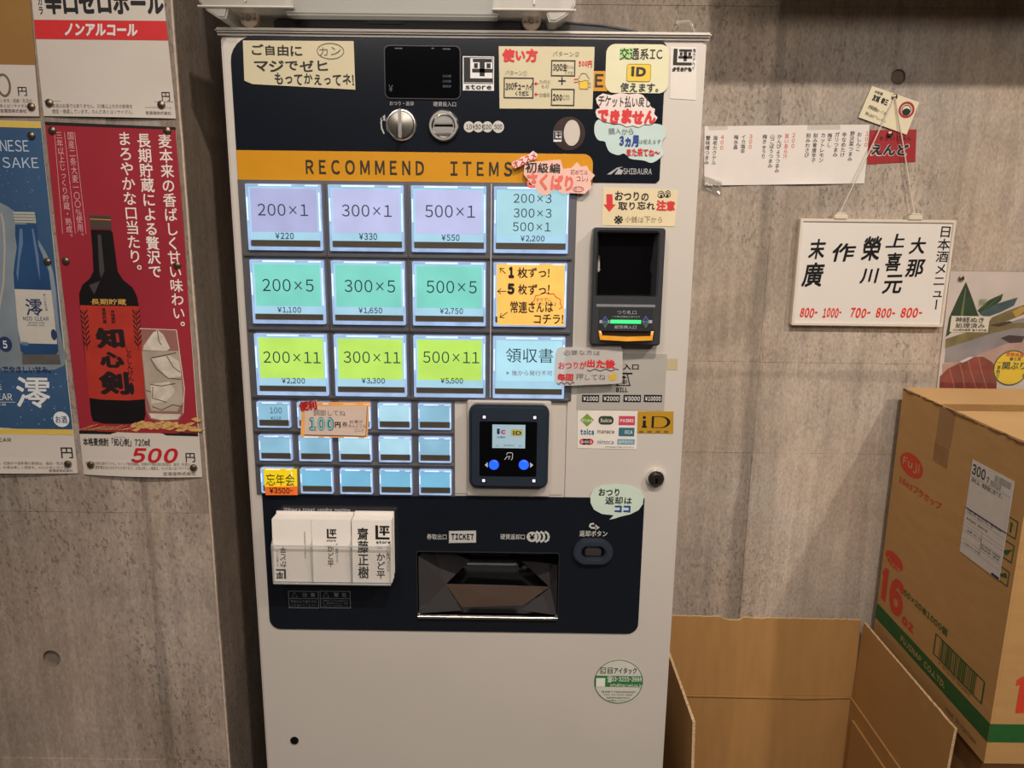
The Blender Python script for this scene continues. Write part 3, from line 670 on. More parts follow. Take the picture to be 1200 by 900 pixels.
for k in (0, 1, 2):
    cx = 628+k*5.2; stroke(g, F0, [(cx, 622.2), (cx+3.6, 624.5), (cx+4.6, 628.3), (cx+3.6, 632), (cx, 634.3)], 3.0-.2*k, .0024)
g.build('panel_lettering', ink((190, 190, 188)), lp)
g = G(); T(g, F0, 'TICKET', 529, 624.5, 555.5, 631.8, .0027, .05); T(g, F0, '¥', 620.3, 624.8, 626.8, 631.8, .0027, .05)
for i in range(5): disc(g, F0, 525.8, 623+i*2.7, .9, .0027)
g.build('panel_lettering_dark', DARK, lp)
g = G()
for (x0, x1, s) in ((338.7, 374, '注 意'), (375.6, 411.2, '警 告')):
    frame_line(g, F0, x0, 691.7, x1, 711.6, .7, .0024); stroke(g, F0, [(x0, 700.5), (x1, 700.5)], .7, .0024)
    T(g, F0, s, x0+16, 693.7, x0+31, 698.7, .0024, .02); stroke(g, F0, [(x0+3.5, 699), (x0+7, 693.2), (x0+10.5, 699)], .8, .0024, closed=True)
T(g, F0, '取出口より指や手を', 341.5, 702.2, 371.5, 705.5, .0024); T(g, F0, '入れないでください', 341.5, 706.7, 371.5, 710, .0024)
for i, s in enumerate(('感電防止のため電源を切', 'り、扉を開けること。注意', '必ずアースを取ること')): T(g, F0, s, 379, 702+i*2.9, 408, 704.2+i*2.9, .0024)
g.build('caution_print', ink((112, 116, 120)), lp)
# return button
PRb = FR(-.008); a = R(PRb, 672, 633.5, 718.5, 662.5)
ow = (a[1]-a[0])/2; oh = (a[3]-a[2])/2; cu, cv = (a[0]+a[1])/2, (a[2]+a[3])/2
inn = rr(cu-.0165, cu+.0165, cv-.009, cv+.009, .0088, 8)
g = G(); g.plate(F0, rr(a[0], a[1], a[2], a[3], oh*.98, 10), [inn], .0018, .009, bev=.002); rb = g.build('return_button', mat('bezel_slate', (46, 54, 66), .3, noise=.03), mc, smooth=True)
g = G(); g.plate(F0, inn, [], .0018, .0022); g.build('button_well', BLK, rb)
g = G(); g.plate(F0, rr(cu-.0115, cu+.0115, cv-.0055, cv+.0055, .0035), [], .0022, .0065, bev=.0012); g.build('push_key', mat('key_dark', (58, 54, 54), .2), rb, smooth=True)
# ---- tray: a real recess
D_ = .075; t0, t1, t2, t3 = tr
TP = mat('tray_black', (24, 24, 27), .12, noise=.03, spec=.6); TB = mat('tray_brown', (76, 62, 54), .25, noise=.06)
g = G(); B = lambda u, d, v: (u, d, v)
g.quad(B(t0, 0, t2), B(t0, 0, t3), B(t0, D_, t3), B(t0, D_, t2)); g.quad(B(t1, 0, t3), B(t1, 0, t2), B(t1, D_, t2), B(t1, D_, t3))
g.quad(B(t0, 0, t3), B(t1, 0, t3), B(t1, D_, t3), B(t0, D_, t3)); g.quad(B(t0, 0, t2), B(t1, 0, t2), B(t1, D_, t2), B(t0, D_, t2)); g.quad(B(t0, D_, t2), B(t1, D_, t2), B(t1, D_, t3), B(t0, D_, t3))
ty = g.build('ticket_tray', TP, mc)
SM = mat('smoked_acrylic', (60, 58, 60), .12, noise=.04, spec=.7)
H_ = t3-t2; W_ = t1-t0
g = G(); ap = B(t0+W_*.09, .03, t3-H_*.02); lc = B(t0+W_*.36, .05, t3-H_*.36); bl = B(t0+W_*.31, .012, t2+H_*.03); l0 = B(t0+.001, .004, t2+.002); l1 = B(t0+.001, .004, t3-.01); fl = B(t0+W_*.19, .02, t3-H_*.6)
g.add([ap, lc, bl, l0, l1, fl], [(4, 0, 5, 3), (0, 1, 5), (5, 2, 3), ]); g.build('left_funnel', SM, ty)
g = G(); ap = B(t1-W_*.06, .03, t3-H_*.3); rc = B(t1-W_*.26, .05, t3-H_*.36); br = B(t1-W_*.26, .012, t2+H_*.05); r0 = B(t1-.001, .004, t2+.002); r1 = B(t1-.001, .004, t3-.02); fr_ = B(t1-W_*.05, .02, t3-H_*.63)
g.add([ap, rc, br, r0, r1, fr_], [(4, 3, 5, 0), (0, 5, 1), (5, 3, 2)]); g.build('right_funnel', SM, ty)
g = G(); fb = [B(t0+W_*.19, .02, t3-H_*.6), B(t1-W_*.05, .02, t3-H_*.62), B(t1-W_*.25, .013, t2+H_*.12), B(t0+W_*.31, .013, t2+H_*.08)]
g.add(fb+[Vector(p)+Vector((0, .0015, 0)) for p in fb], [(0, 1, 2, 3), (7, 6, 5, 4), (0, 4, 5, 1), (1, 5, 6, 2), (2, 6, 7, 3), (3, 7, 4, 0)]); g.build('front_pocket', TB, ty)
g = G(); g.box(t0+W_*.32, t0+W_*.72, .045, .06, t3-H_*.57, t3-H_*.38, .003); g.build('ticket_roller', mat('roller_steel', (118, 124, 128), .22, .8), ty, smooth=True)
g = G(); g.box(t0+W_*.35, t0+W_*.66, .05, .058, t3-H_*.3, t3-H_*.07, .002); g.build('ticket_flap', mat('flap_black', (30, 30, 34), .18), ty)
g = G(); g.box(t0-.0005, t1+.0005, -.0065, -.001, t2-.001, t2+.0035, .001, 3); g.build('tray_lip', CHR, ty, smooth=True)
g = G(); g.plate(F0, rr(t0-.0012, t1+.0012, t2-.0012, t3+.0012, .003), [rr(t0, t1, t2, t3, .003)], .0018, .0026); g.build('tray_rim', mat('tray_rim', (60, 62, 66), .25, .5), ty)
# ================================================================== NOTES AND STICKERS ON THE MACHINE
PAP = mat('note_paper', (204, 195, 164), .7, noise=.04, nscale=12, bump=.05, bscale=40)
MK = ink((24, 24, 26), .5); RED = ink((206, 44, 46)); GRY = ink((120, 116, 104)); BLU = ink((24, 60, 140))
PAN = .0026      # height of things stuck on the dark panels
def lay(parent, m, fn, name='lettering'):
    g = G(); fn(g); return g.build(name, m, parent)
# take-away note
n = sheet('note', F0, [(285.5, 48), (415, 48.7), (417, 105.5), (297, 99), (287.3, 95)], PAP, PAN, label='beige handwritten note at the top left corner of the dark panel', cat='note', group='handwritten notes on the machine')
def f(g):
    T(g, F0, 'ご自由に', 296, 52.5, 355, 66, .0034, .025, jit=1); T(g, F0, 'マジでゼヒ', 299, 71, 385, 85, .0034, .025, jit=1); T(g, F0, 'もってかえってネ!', 323, 86, 415.5, 100.5, .0034, .025, jit=1)
lay(n, MK, f)
lay(n, ink((110, 104, 92)), lambda g: (ring(g, F0, 388, 60.5, 16, .9, .0034, ry=9), T(g, F0, 'カン', 375, 55.5, 400, 66, .0034, 0, jit=1)), 'pencil_lettering')
# how-to note
n = sheet('note', F0, [(584.5, 54.7), (696.6, 55.5), (694, 128), (585.5, 127.5)], PAP, PAN, label='beige note with boxed ticket sums, red heading and small drawn beer mug', cat='note', group='handwritten notes on the machine')
def f(g):
    for b in ((645.6, 71, 674, 90), (645.6, 104.5, 673, 124.5), (590.3, 91.3, 625.3, 115.7)): frame_line(g, F0, *b, 1.3, .0034)
    T(g, F0, '300生', 648, 75, 664.5, 84, .0034, .035, jit=1); T(g, F0, '200', 647.7, 110.5, 658.5, 118.6, .0034, .05, jit=1)
    T(g, F0, '300チューハイ', 592.5, 97, 624, 106.5, .0034, .035, jit=1); T(g, F0, 'くりだと', 604, 106.8, 619.6, 113, .0034, .04, jit=1)
    stroke(g, F0, [(654, 95.3), (663, 95.3)], 1.5, .0034); stroke(g, F0, [(658.5, 90.8), (658.5, 99.8)], 1.5, .0034)
    T(g, F0, 'といん', 664.5, 77, 672.5, 81, .0034, 0, jit=1); T(g, F0, 'くりだ', 662, 84, 671.5, 88, .0034, 0, jit=1)
lay(n, MK, f)
def f(g):
    T(g, F0, '使い方', 588.6, 57.5, 630, 73.5, .0034, .06, jit=1); T(g, F0, '500円', 678, 71.7, 693.5, 79.5, .0034, .045, jit=1)
    for y in (98.5, 111): stroke(g, F0, [(631, y), (627.5, y)], 1.1, .0034); poly(g, F0, [(628.5, y-2.6), (625.8, y), (628.5, y+2.6)], .0034)
    stroke(g, F0, [(672.3, 93.6), (677.3, 93.3)], 1.1, .0034); stroke(g, F0, [(672.3, 97), (677.3, 96.7)], 1.1, .0034)
lay(n, RED, f, 'red_lettering')
def f(g):
    T(g, F0, 'パターン②', 647.7, 60.7, 678.5, 67, .0034, 0, jit=1); T(g, F0, 'パターン①', 592, 83, 617.5, 89, .0034, 0, jit=1)
    T(g, F0, 'たのむ', 632, 94, 645, 98.5, .0034, 0, jit=1); T(g, F0, 'もの', 634.5, 99.5, 643, 104, .0034, 0, jit=1); T(g, F0, 'お会計', 632, 109, 644.5, 114.5, .0034, 0, jit=1); T(g, F0, 'cm', 659.5, 112, 667, 117.5, .0034)
lay(n, GRY, f, 'pencil_lettering')
lay(n, ink((222, 186, 60)), lambda g: rect(g, F0, 679, 95.5, 688.5, 104.3, .0034), 'drawn_beer')
def f(g):
    stroke(g, F0, [(678.3, 96), (678.8, 104.8), (688.8, 104.8), (689.2, 96)], .7, .0037); stroke(g, F0, [(689, 97.5), (691.5, 98), (691.3, 102.5), (689, 103)], .7, .0037)
    stroke(g, F0, [(678.3, 95.8), (677, 93), (679, 90.5), (680.5, 87), (684, 86.3), (687, 87.3), (688.5, 90.5), (690.5, 92.5), (689.3, 95.6), (685, 94.5), (682, 96)], .7, .0037, closed=True)
lay(n, ink((150, 126, 60)), f, 'drawn_mug')
# transport-card note
u = R(F0, 709.5, 52.3, 783, 109.5)
n = sheet('note', F0, rr(u[0], u[1], u[2], u[3], .011), mat('note_cream', (214, 212, 178), .6, noise=.03), PAN, uv=True, label='cream note with rounded corners and yellow badge drawn in its middle', cat='note', group='handwritten notes on the machine')
lay(n, ink((160, 206, 128)), lambda g: rect(g, F0, 726, 57, 741, 70, .0032), 'green_highlight')
lay(n, MK, lambda g: (T(g, F0, '交通系IC', 726, 57, 776, 71, .0035, .012, jit=.6), T(g, F0, '使えます。', 726.7, 97.5, 771, 108.6, .0035, .02, jit=.6), T(g, F0, 'iD', 739, 78.5, 756.5, 90, .0038, .06)))
a = R(F0, 734, 75.5, 762.3, 96.2)
lay(n, ink((222, 190, 62)), lambda g: g.plate(F0, rr(*a, .003), [], .0034, .0034), 'yellow_badge')
lay(n, ink((150, 128, 50)), lambda g: g.plate(F0, rr(*a, .003), [rr(a[0]+.0006, a[1]-.0006, a[2]+.0006, a[3]-.0006, .0026)], .0036, .0036), 'badge_outline')
# logo sticker beside the panel (square code left out)
n = sheet('sticker', F0, [(786, 54.5), (816, 55.5), (815.5, 117.3), (785, 115.5)], mat('sticker_white', (214, 208, 200), .4), .0003, label='small white sticker with black square emblem at the top right corner of machine', cat='sticker')
def f(g): store_logo(None, g, F0, 787.5, 56, 812, 83, .0008, frame=False); T(g, F0, 'store', 787.5, 79.5, 810.5, 84, .001, .05)
lay(n, KINK, f, 'emblem')
lay(n, ink((66, 60, 120)), lambda g: VT(g, F0, '角カドヘイ', 813.2, 57, 812.8, 82, 3.6, .001, .02))
# cloud note
pts = [(698, 143), (709, 138), (731, 139), (752, 147), (766, 145), (777, 148), (780, 158), (776, 165), (774.5, 172), (777, 180), (771, 187), (763, 191), (755, 188.5), (748, 187.5), (738, 186), (731, 180), (724, 182), (714, 178), (710, 170), (708.5, 166), (700.5, 164), (696.3, 155)]
def smooth_pts(p, n=3):
    out = []; N = len(p)
    for i in range(N):
        a, b, c, d = [Vector(p[(i+k-1) % N]) for k in range(4)]
        for j in range(n):
            t = j/n; out.append(tuple(.5*((2*b)+(-a+c)*t+(2*a-5*b+4*c-d)*t*t+(-a+3*b-3*c+d)*t**3)))
    return out
n = sheet('note', F0, smooth_pts(pts), mat('note_pale_blue', (186, 208, 206), .6, noise=.04), PAN-.0006, label='pale blue cloud-shaped note on the dark panel', cat='note', group='handwritten notes on the machine')
lay(n, ink((96, 110, 112)), lambda g: (T(g, F0, '購入から', 713, 150.3, 742, 158, .0033, 0, jit=1), T(g, F0, 'は使えます', 748.5, 163.3, 774, 169, .0033, 0, jit=1)), 'pencil_lettering')
lay(n, BLU, lambda g: T(g, F0, '3ヵ月', 725.6, 158.5, 748, 172, .0033, .05, jit=.5), 'blue_lettering')
lay(n, RED, lambda g: T(g, F0, 'また来てね～', 734, 173.7, 773, 183.6, .0033, .035, jit=.6), 'red_lettering')
pts = [(701, 113), (706, 110), (716, 112), (726, 109.5), (738, 111), (747, 110), (753, 112), (757, 117), (761, 121), (762.5, 126), (767, 128), (766, 134), (770, 138), (767, 143), (762, 146.5), (755, 146), (748, 149.5), (741, 147.5), (734, 149), (727, 145.5), (718, 145), (711, 143.5), (704, 140.5), (699, 137.5), (697.5, 132), (698.5, 128.5), (703, 127), (699, 121), (698, 116)]
n = sheet('note', F0, pts, mat('cutout_white', (222, 208, 202), .6), PAN+.0006, label='white cut-out note with bold red second line above the cloud note', cat='note', group='handwritten notes on the machine')
lay(n, MK, lambda g: T(g, F0, 'チケット払い戻し', 700.8, 113, 762, 126.5, .0039, .02, jit=.8, rot=-1))
lay(n, RED, lambda g: T(g, F0, 'できません', 700, 127.5, 768, 146, .0039, .07, jit=.8, rot=-2), 'red_lettering')
# round dark sticker
c = F0.pt(666.7, 156.8)
n = sheet('sticker', F0, ell(c[0], c[1], .0203, .0203, 40), mat('disc_maroon', (44, 20, 20), .35, noise=.2, nscale=60), PAN-.0006, uv=True, label='round dark maroon sticker with a pale oval, below the note with boxed sums', cat='sticker')
lay(n, ink((196, 188, 178)), lambda g: (disc(g, F0, 670, 156, 9.5, .0026, ry=14.5)), 'pale_oval')
gw, gk = G(), G(); store_logo(gw, gk, F0, 648.6, 154, 658, 166.3, .0026, word=False); gw.build('emblem_ground', WINK, n); gk.build('emblem', KINK, n)
# pink stacked note
PNK = mat('note_pink', (232, 188, 176), .6, noise=.05, nscale=30)
n = sheet('note', F0, [(615, 191), (656.5, 187.5), (659.5, 198.3), (669, 197.3), (675.5, 190.5), (680, 196), (687, 194.7), (689.3, 199.5), (696.3, 206), (691.3, 212), (692.5, 219.5), (684.5, 227.3), (669, 226.5), (659, 227.3), (650, 221.8), (641, 229.2), (633, 228), (619.5, 212.5), (613.5, 204.5)], PNK, .0092, label='pink cut-out note hanging over the yellow banner end', cat='note', group='handwritten notes on the machine')
lay(n, MK, lambda g: T(g, F0, '初級編', 615.5, 190.5, 656, 203.3, .0100, .02, jit=.6))
lay(n, ink((226, 110, 96)), lambda g: T(g, F0, 'さくばり', 617, 204, 671, 223.5, .0100, .05, jit=.6, rot=-4), 'coral_lettering')
lay(n, ink((170, 96, 90)), lambda g: (T(g, F0, '初めては', 668, 199, 688, 205.2, .0100, .0, jit=.6), T(g, F0, 'コレ♪', 675, 207, 688.5, 213, .0100, 0, jit=.6), ring(g, F0, 677, 222, 6.5, .7, .0100, ry=3.2), T(g, F0, 'セット', 672.5, 220, 682, 224, .0100, 0)), 'small_lettering')
n = sheet('note', F0, [(599.5, 193), (602, 189.5), (608, 188), (611, 184.5), (617, 183.5), (621, 180.5), (624.5, 177.5), (629.5, 181), (629, 186), (622, 188.5), (616, 191.5), (610, 195), (603.5, 198)], mat('cutout_rose', (236, 206, 204), .6), .0106, label='tiny slanted white-pink cut-out note at the end of the banner wording', cat='note', group='handwritten notes on the machine')
lay(n, RED, lambda g: T(g, F0, 'オススメ', 600.5, 184.5, 629, 192.5, .0113, .03, rot=24, jit=.5), 'red_lettering')
# change note
n = sheet('note', F0, [(707, 219.3), (794.5, 222.8), (790.3, 265.5), (705, 264)], mat('note_tan', (218, 203, 166), .65, noise=.04), .0003, label='tan note with fat red down arrow above the bill acceptor', cat='note', group='handwritten notes on the machine')
lay(n, RED, lambda g: (poly(g, F0, [(710.5, 227.5), (717.5, 227.5), (718, 239.5), (721.5, 239.5), (714, 248.3), (707.3, 239.5), (710.8, 239.5)], .001), T(g, F0, '注意', 769, 234.5, 791, 247, .001, .05, jit=.5)), 'red_lettering')
lay(n, MK, lambda g: (T(g, F0, 'おつりの', 720.5, 224, 760, 235.2, .001, .03, jit=.7), T(g, F0, '取り忘れ', 724.5, 236, 767.5, 246.5, .001, .03, jit=.7), T(g, F0, '※', 719.5, 252.5, 730, 262.5, .001, .012),
    ring(g, F0, 774.5, 229, 4, .8, .001, ry=3), ring(g, F0, 782, 228.5, 4, .8, .001, ry=3), disc(g, F0, 774.8, 229.6, 1.6, .001), disc(g, F0, 782, 229, 1.6, .001), stroke(g, F0, [(771, 225.5), (775, 223.5), (778, 226)], .8, .001), stroke(g, F0, [(779.5, 225), (783, 223), (785.5, 225.5)], .8, .001)))
lay(n, ink((134, 120, 88)), lambda g: T(g, F0, '小銭は下から', 732.5, 253.5, 776, 261, .001, .0, jit=.7), 'pencil_lettering')
# translucent receipt note
PT = FR(-.012)
pts = [(652, 411), (658, 406.8), (690, 407), (722, 405), (728.5, 408.5), (729.5, 416), (729, 444), (724.5, 449.3), (690, 450.8), (660, 452), (651.5, 449.5), (649.5, 440), (650.5, 420)]
n = sheet('note', PT, smooth_pts(pts, 2), clear('frosted_film', (222, 218, 214), .6, .25, .1, .05), -.0, .0005, label='frosted clear plastic note with red words between receipt button and bill plate', cat='note', group='handwritten notes on the machine')
lay(n, ink((110, 100, 104)), lambda g: (T(g, PT, '必要な方は', 660, 410, 703, 416.3, .0009, .0, jit=.8), T(g, PT, '押してね', 675, 437.5, 709.5, 445.3, .0009, 0, jit=.8)))
lay(n, RED, lambda g: (T(g, PT, 'おつりが', 654.5, 423, 687.5, 432.5, .0009, .025, jit=.8), T(g, PT, '出た後', 688, 421, 721, 431.7, .0009, .05, jit=.8), T(g, PT, '毎回', 653, 437.5, 672, 446.3, .0009, .05, jit=.8)), 'red_lettering')
def wave(x0, x1, y, a=1.1, k=3): return [(x0+(x1-x0)*i/24, y+a*math.sin(i/24*math.pi*2*k)) for i in range(25)]
lay(n, MK, lambda g: (stroke(g, PT, wave(688, 725, 433.5), .9, .0009), stroke(g, PT, wave(653, 673, 449), .9, .0009)), 'underline')
lay(n, ink((206, 172, 60)), lambda g: poly(g, PT, [(713, 439), (719, 438.5), (719.3, 435.7), (721, 435.7), (722.3, 439), (722, 445), (716, 446), (713.5, 444)], .0009), 'pointing_hand')
g = G(); a = R(F0, 781.5, 420, 794, 433.5); g.plate(F0, rr(*a, .0003), [], .0002, .0005); g.build('tape_strip', clear('tape_beige', (226, 214, 176), .6, .2, .1), label='short beige tape strip on the white door right of the bill plate', cat='tape')
# regulars' note on the lit button
PK = FR(-.0086)
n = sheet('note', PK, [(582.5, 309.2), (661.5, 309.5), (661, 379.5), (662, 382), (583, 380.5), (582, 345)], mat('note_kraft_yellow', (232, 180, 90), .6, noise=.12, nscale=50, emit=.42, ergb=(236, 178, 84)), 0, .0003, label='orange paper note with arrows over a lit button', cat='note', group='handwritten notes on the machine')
def arrow(g, P, x0, y0, x1, y1, w_, off):
    stroke(g, P, [(x0, y0), (x1, y1)], w_, off); d = Vector((x1-x0, y1-y0)).normalized(); q = Vector((-d.y, d.x)); e = Vector((x1, y1))
    a_ = e-d*4.2+q*3.2; b_ = e-d*4.2-q*3.2; stroke(g, P, [tuple(a_), tuple(e), tuple(b_)], w_, off)
def f(g):
    arrow(g, PK, 592.5, 320.5, 585.8, 314.2, .9, .0007); arrow(g, PK, 593.5, 341.2, 583, 341.2, .9, .0007); arrow(g, PK, 594.5, 366, 585.8, 372, .9, .0007)
    T(g, PK, '1', 596, 312.5, 602.5, 326, .0007, .1); T(g, PK, '枚ずっ!', 606.5, 313.5, 644, 326, .0007, .02, jit=.7)
    T(g, PK, '5', 594.5, 332, 603, 345, .0007, .08); T(g, PK, '枚ずっ!', 607, 333, 644, 345.5, .0007, .02, jit=.7)
    T(g, PK, '常連さんは', 598, 353, 648, 367.3, .0007, .02, jit=.7); T(g, PK, 'コチラ!', 625.5, 368.3, 660, 379.3, .0007, .02, jit=.6)
lay(n, MK, f)
cl = [(623, 360.5), (622.5, 355), (626, 352.5), (627.5, 346.5), (633, 345.5), (637.5, 342.5), (643, 344.5), (649, 344.3), (652, 348.5), (657, 351), (656.5, 356), (659, 360), (655, 362)]
lay(n, RED, lambda g: stroke(g, PK, cl, .9, .0007), 'drawn_cloud')
lay(n, ink((160, 120, 60)), lambda g: (T(g, PK, '全せずに', 628, 348.5, 646, 353, .0007, 0), T(g, PK, 'つかいきるよ', 628.5, 354, 652, 358.3, .0007, 0)), 'pencil_lettering')
# 100 yen note
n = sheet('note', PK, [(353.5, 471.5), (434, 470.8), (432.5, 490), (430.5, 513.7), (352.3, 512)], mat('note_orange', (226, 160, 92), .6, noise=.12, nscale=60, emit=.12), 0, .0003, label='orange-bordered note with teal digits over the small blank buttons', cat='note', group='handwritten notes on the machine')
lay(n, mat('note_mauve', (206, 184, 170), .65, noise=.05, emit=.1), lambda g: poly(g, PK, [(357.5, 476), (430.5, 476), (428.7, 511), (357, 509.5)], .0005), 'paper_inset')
lay(n, MK, lambda g: (stroke(g, PK, [(357, 509.5), (428.7, 511)], .8, .0008), stroke(g, PK, [(430.5, 476), (428.7, 511)], .5, .0008), T(g, PK, '円', 392.5, 494.3, 399.3, 501, .0008, .04), T(g, PK, '券', 401, 494, 407.5, 500.5, .0008, 0)))
lay(n, ink((112, 98, 92)), lambda g: (T(g, PK, '調節してね', 367.5, 480, 405, 487.3, .0008, 0, jit=.8), T(g, PK, '計算が', 410, 492, 425.5, 496.3, .0008, 0, jit=.8), T(g, PK, 'めんどうな', 408.5, 497, 429, 501.2, .0008, 0, jit=.8), T(g, PK, 'コレ!!', 415, 502.3, 426, 506.5, .0008, 0, jit=.8)), 'pencil_lettering')
lay(n, ink((46, 96, 108)), lambda g: T(g, PK, '100', 362.3, 488.6, 391.3, 504.5, .0008, .09), 'digit_outline')
lay(n, ink((134, 196, 204)), lambda g: T(g, PK, '100', 363.2, 489.4, 390.4, 503.7, .0010, .03), 'teal_digits')
n = sheet('note', PK, [(350, 475), (356, 473), (360, 470.5), (367, 470), (371.5, 468.2), (372, 476.5), (366, 478.5), (360, 480.5), (352, 481.6)], mat('cutout_pink', (226, 150, 146), .6), .0012, label='tiny tilted pink cut-out with dark red characters on the orange note corner', cat='note', group='handwritten notes on the machine')
lay(n, ink((168, 22, 26)), lambda g: T(g, PK, '便利', 351, 469.5, 371.5, 480.3, .0019, .05, rot=6), 'red_lettering')
# party note
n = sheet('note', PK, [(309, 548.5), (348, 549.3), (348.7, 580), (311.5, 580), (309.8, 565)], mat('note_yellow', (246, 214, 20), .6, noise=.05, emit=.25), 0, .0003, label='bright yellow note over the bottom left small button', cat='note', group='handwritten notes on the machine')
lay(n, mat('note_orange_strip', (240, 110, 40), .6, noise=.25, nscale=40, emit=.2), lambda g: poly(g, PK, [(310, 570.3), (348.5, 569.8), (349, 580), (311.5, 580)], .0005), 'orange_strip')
lay(n, MK, lambda g: (T(g, PK, '忘年会', 312, 555, 345.3, 569.5, .0008, 0, jit=.5), T(g, PK, '¥3500-', 316, 571, 343, 578.3, .0008, .03, jit=.5)))
# contactless stickers
n = sheet('sticker', F0, [(677, 480.8), (747, 482), (745.7, 526.5), (676.6, 525)], mat('sticker_pale', (226, 220, 212), .45), .0003, label='white sticker sheet of nine small transit card badges', cat='sticker')
o_ = .0009
lay(n, ink((118, 152, 48)), lambda g: poly(g, F0, [(680, 492), (688, 484.3), (696, 492), (688, 499.8)], o_), 'green_diamond')
a = R(F0, 701.3, 487.3, 719, 497.3); lay(n, ink((50, 62, 44)), lambda g: g.plate(F0, rr(*a, .0052), [], o_, o_), 'dark_oval')
lay(n, ink((198, 62, 92)), lambda g: rect(g, F0, 725, 487.3, 744, 498, o_), 'pink_badge')
lay(n, ink((50, 104, 124)), lambda g: rect(g, F0, 725, 501, 743.3, 511, o_), 'teal_badge')
lay(n, ink((196, 60, 70)), lambda g: (disc(g, F0, 683.5, 517.4, 4.6, o_, ry=3.7), disc(g, F0, 691, 517.4, 4.6, o_, ry=3.7), rect(g, F0, 683.5, 514, 691, 520.8, o_)), 'red_badge')
lay(n, ink((110, 158, 178)), lambda g: rect(g, F0, 723.3, 514.3, 743.7, 520.8, o_), 'light_blue_badge')
lay(n, WINK, lambda g: (T(g, F0, 'Kitaca', 682, 490.3, 694, 494, o_+.0003, .02), T(g, F0, 'Suica', 703.5, 490, 716.5, 494.5, o_+.0003, .02), T(g, F0, 'PASMO', 726.8, 490.7, 742.2, 494.7, o_+.0003, .04), T(g, F0, 'OCA', 732, 504, 741, 508.2, o_+.0003, .03), T(g, F0, 'SUGOCA', 680.5, 516, 693.5, 519, o_+.0003, .03), T(g, F0, 'はやかけん', 725, 515.8, 742, 519.3, o_+.0003, .02)), 'badge_lettering')
lay(n, ink((40, 104, 140)), lambda g: (T(g, F0, 'toica', 680, 502.3, 696, 509.3, o_, .06), T(g, F0, 'nimoca', 700, 515, 719, 520.2, o_, .01)), 'blue_lettering')
lay(n, ink((60, 50, 50)), lambda g: (T(g, F0, 'manaca', 700, 504.2, 719.5, 507.8, o_, .02), T(g, F0, '※PiTaPaはご利用いただけません', 709, 522.8, 743, 524.8, o_, 0)), 'dark_lettering')
n = sheet('sticker', F0, [(747.5, 482), (789.3, 482), (788.8, 508), (747, 507.5)], mat('sticker_gold', (206, 158, 50), .3, .25, noise=.04), .0003, label='gold sticker with large black two-letter mark on the door', cat='sticker')
def f(g):
    disc(g, F0, 755, 489, 1.9, o_); rect(g, F0, 753.2, 492.5, 756.8, 499.8, o_); rect(g, F0, 752, 499.2, 758, 501, o_)
    P_ = F0; u = R(P_, 763.5, 487.7, 785.5, 501.3)
    out_ = [(u[0], u[3]), (u[0]+(u[1]-u[0])*.5, u[3])]+[(u[0]+(u[1]-u[0])*(.5+.5*math.sin(t)), (u[2]+u[3])/2+(u[3]-u[2])/2*math.cos(t)) for t in [math.pi*k/12 for k in range(1, 12)]]+[(u[0]+(u[1]-u[0])*.5, u[2]), (u[0], u[2])]
    in_ = [(u[0]+.0032, u[3]-.0008), (u[0]+(u[1]-u[0])*.45, u[3]-.0008)]+[(u[0]+(u[1]-u[0])*(.45+.38*math.sin(t)), (u[2]+u[3])/2+((u[3]-u[2])/2-.0008)*math.cos(t)) for t in [math.pi*k/12 for k in range(1, 12)]]+[(u[0]+(u[1]-u[0])*.45, u[2]+.0008), (u[0]+.0032, u[2]+.0008)]
    g.plate(P_, out_, [in_], o_, o_)
lay(n, KINK, f, 'lettering')
lay(n, ink((120, 92, 40)), lambda g: [rect(g, F0, x, 504.6, x+5, 507, o_) for x in (749, 758.5, 768.5, 778)], 'dash_marks')
# speech bubble
pts = [(691.5, 581), (695, 573), (705, 568.3), (722, 567), (739, 568.5), (750, 573.5), (754, 581), (753, 590), (748, 597), (738, 602), (727, 604.5), (724, 605.5), (720, 606.8), (714, 608), (719, 603), (705, 601.5), (696, 596.5), (692, 589)]
n = sheet('note', F0, pts, mat('note_mint', (200, 220, 206), .55, noise=.03), .0024, label='pale mint speech-bubble note over the upper right corner of lower panel', cat='note', group='handwritten notes on the machine')
lay(n, MK, lambda g: (T(g, F0, 'おつり', 701.5, 571.5, 725.5, 580, .0032, .03, jit=.6), T(g, F0, '返却は', 709, 581, 740, 590, .0032, .02, jit=.6)))
lay(n, BLU, lambda g: T(g, F0, 'ココ', 720, 591.5, 738.5, 599.5, .0032, .06), 'blue_lettering')
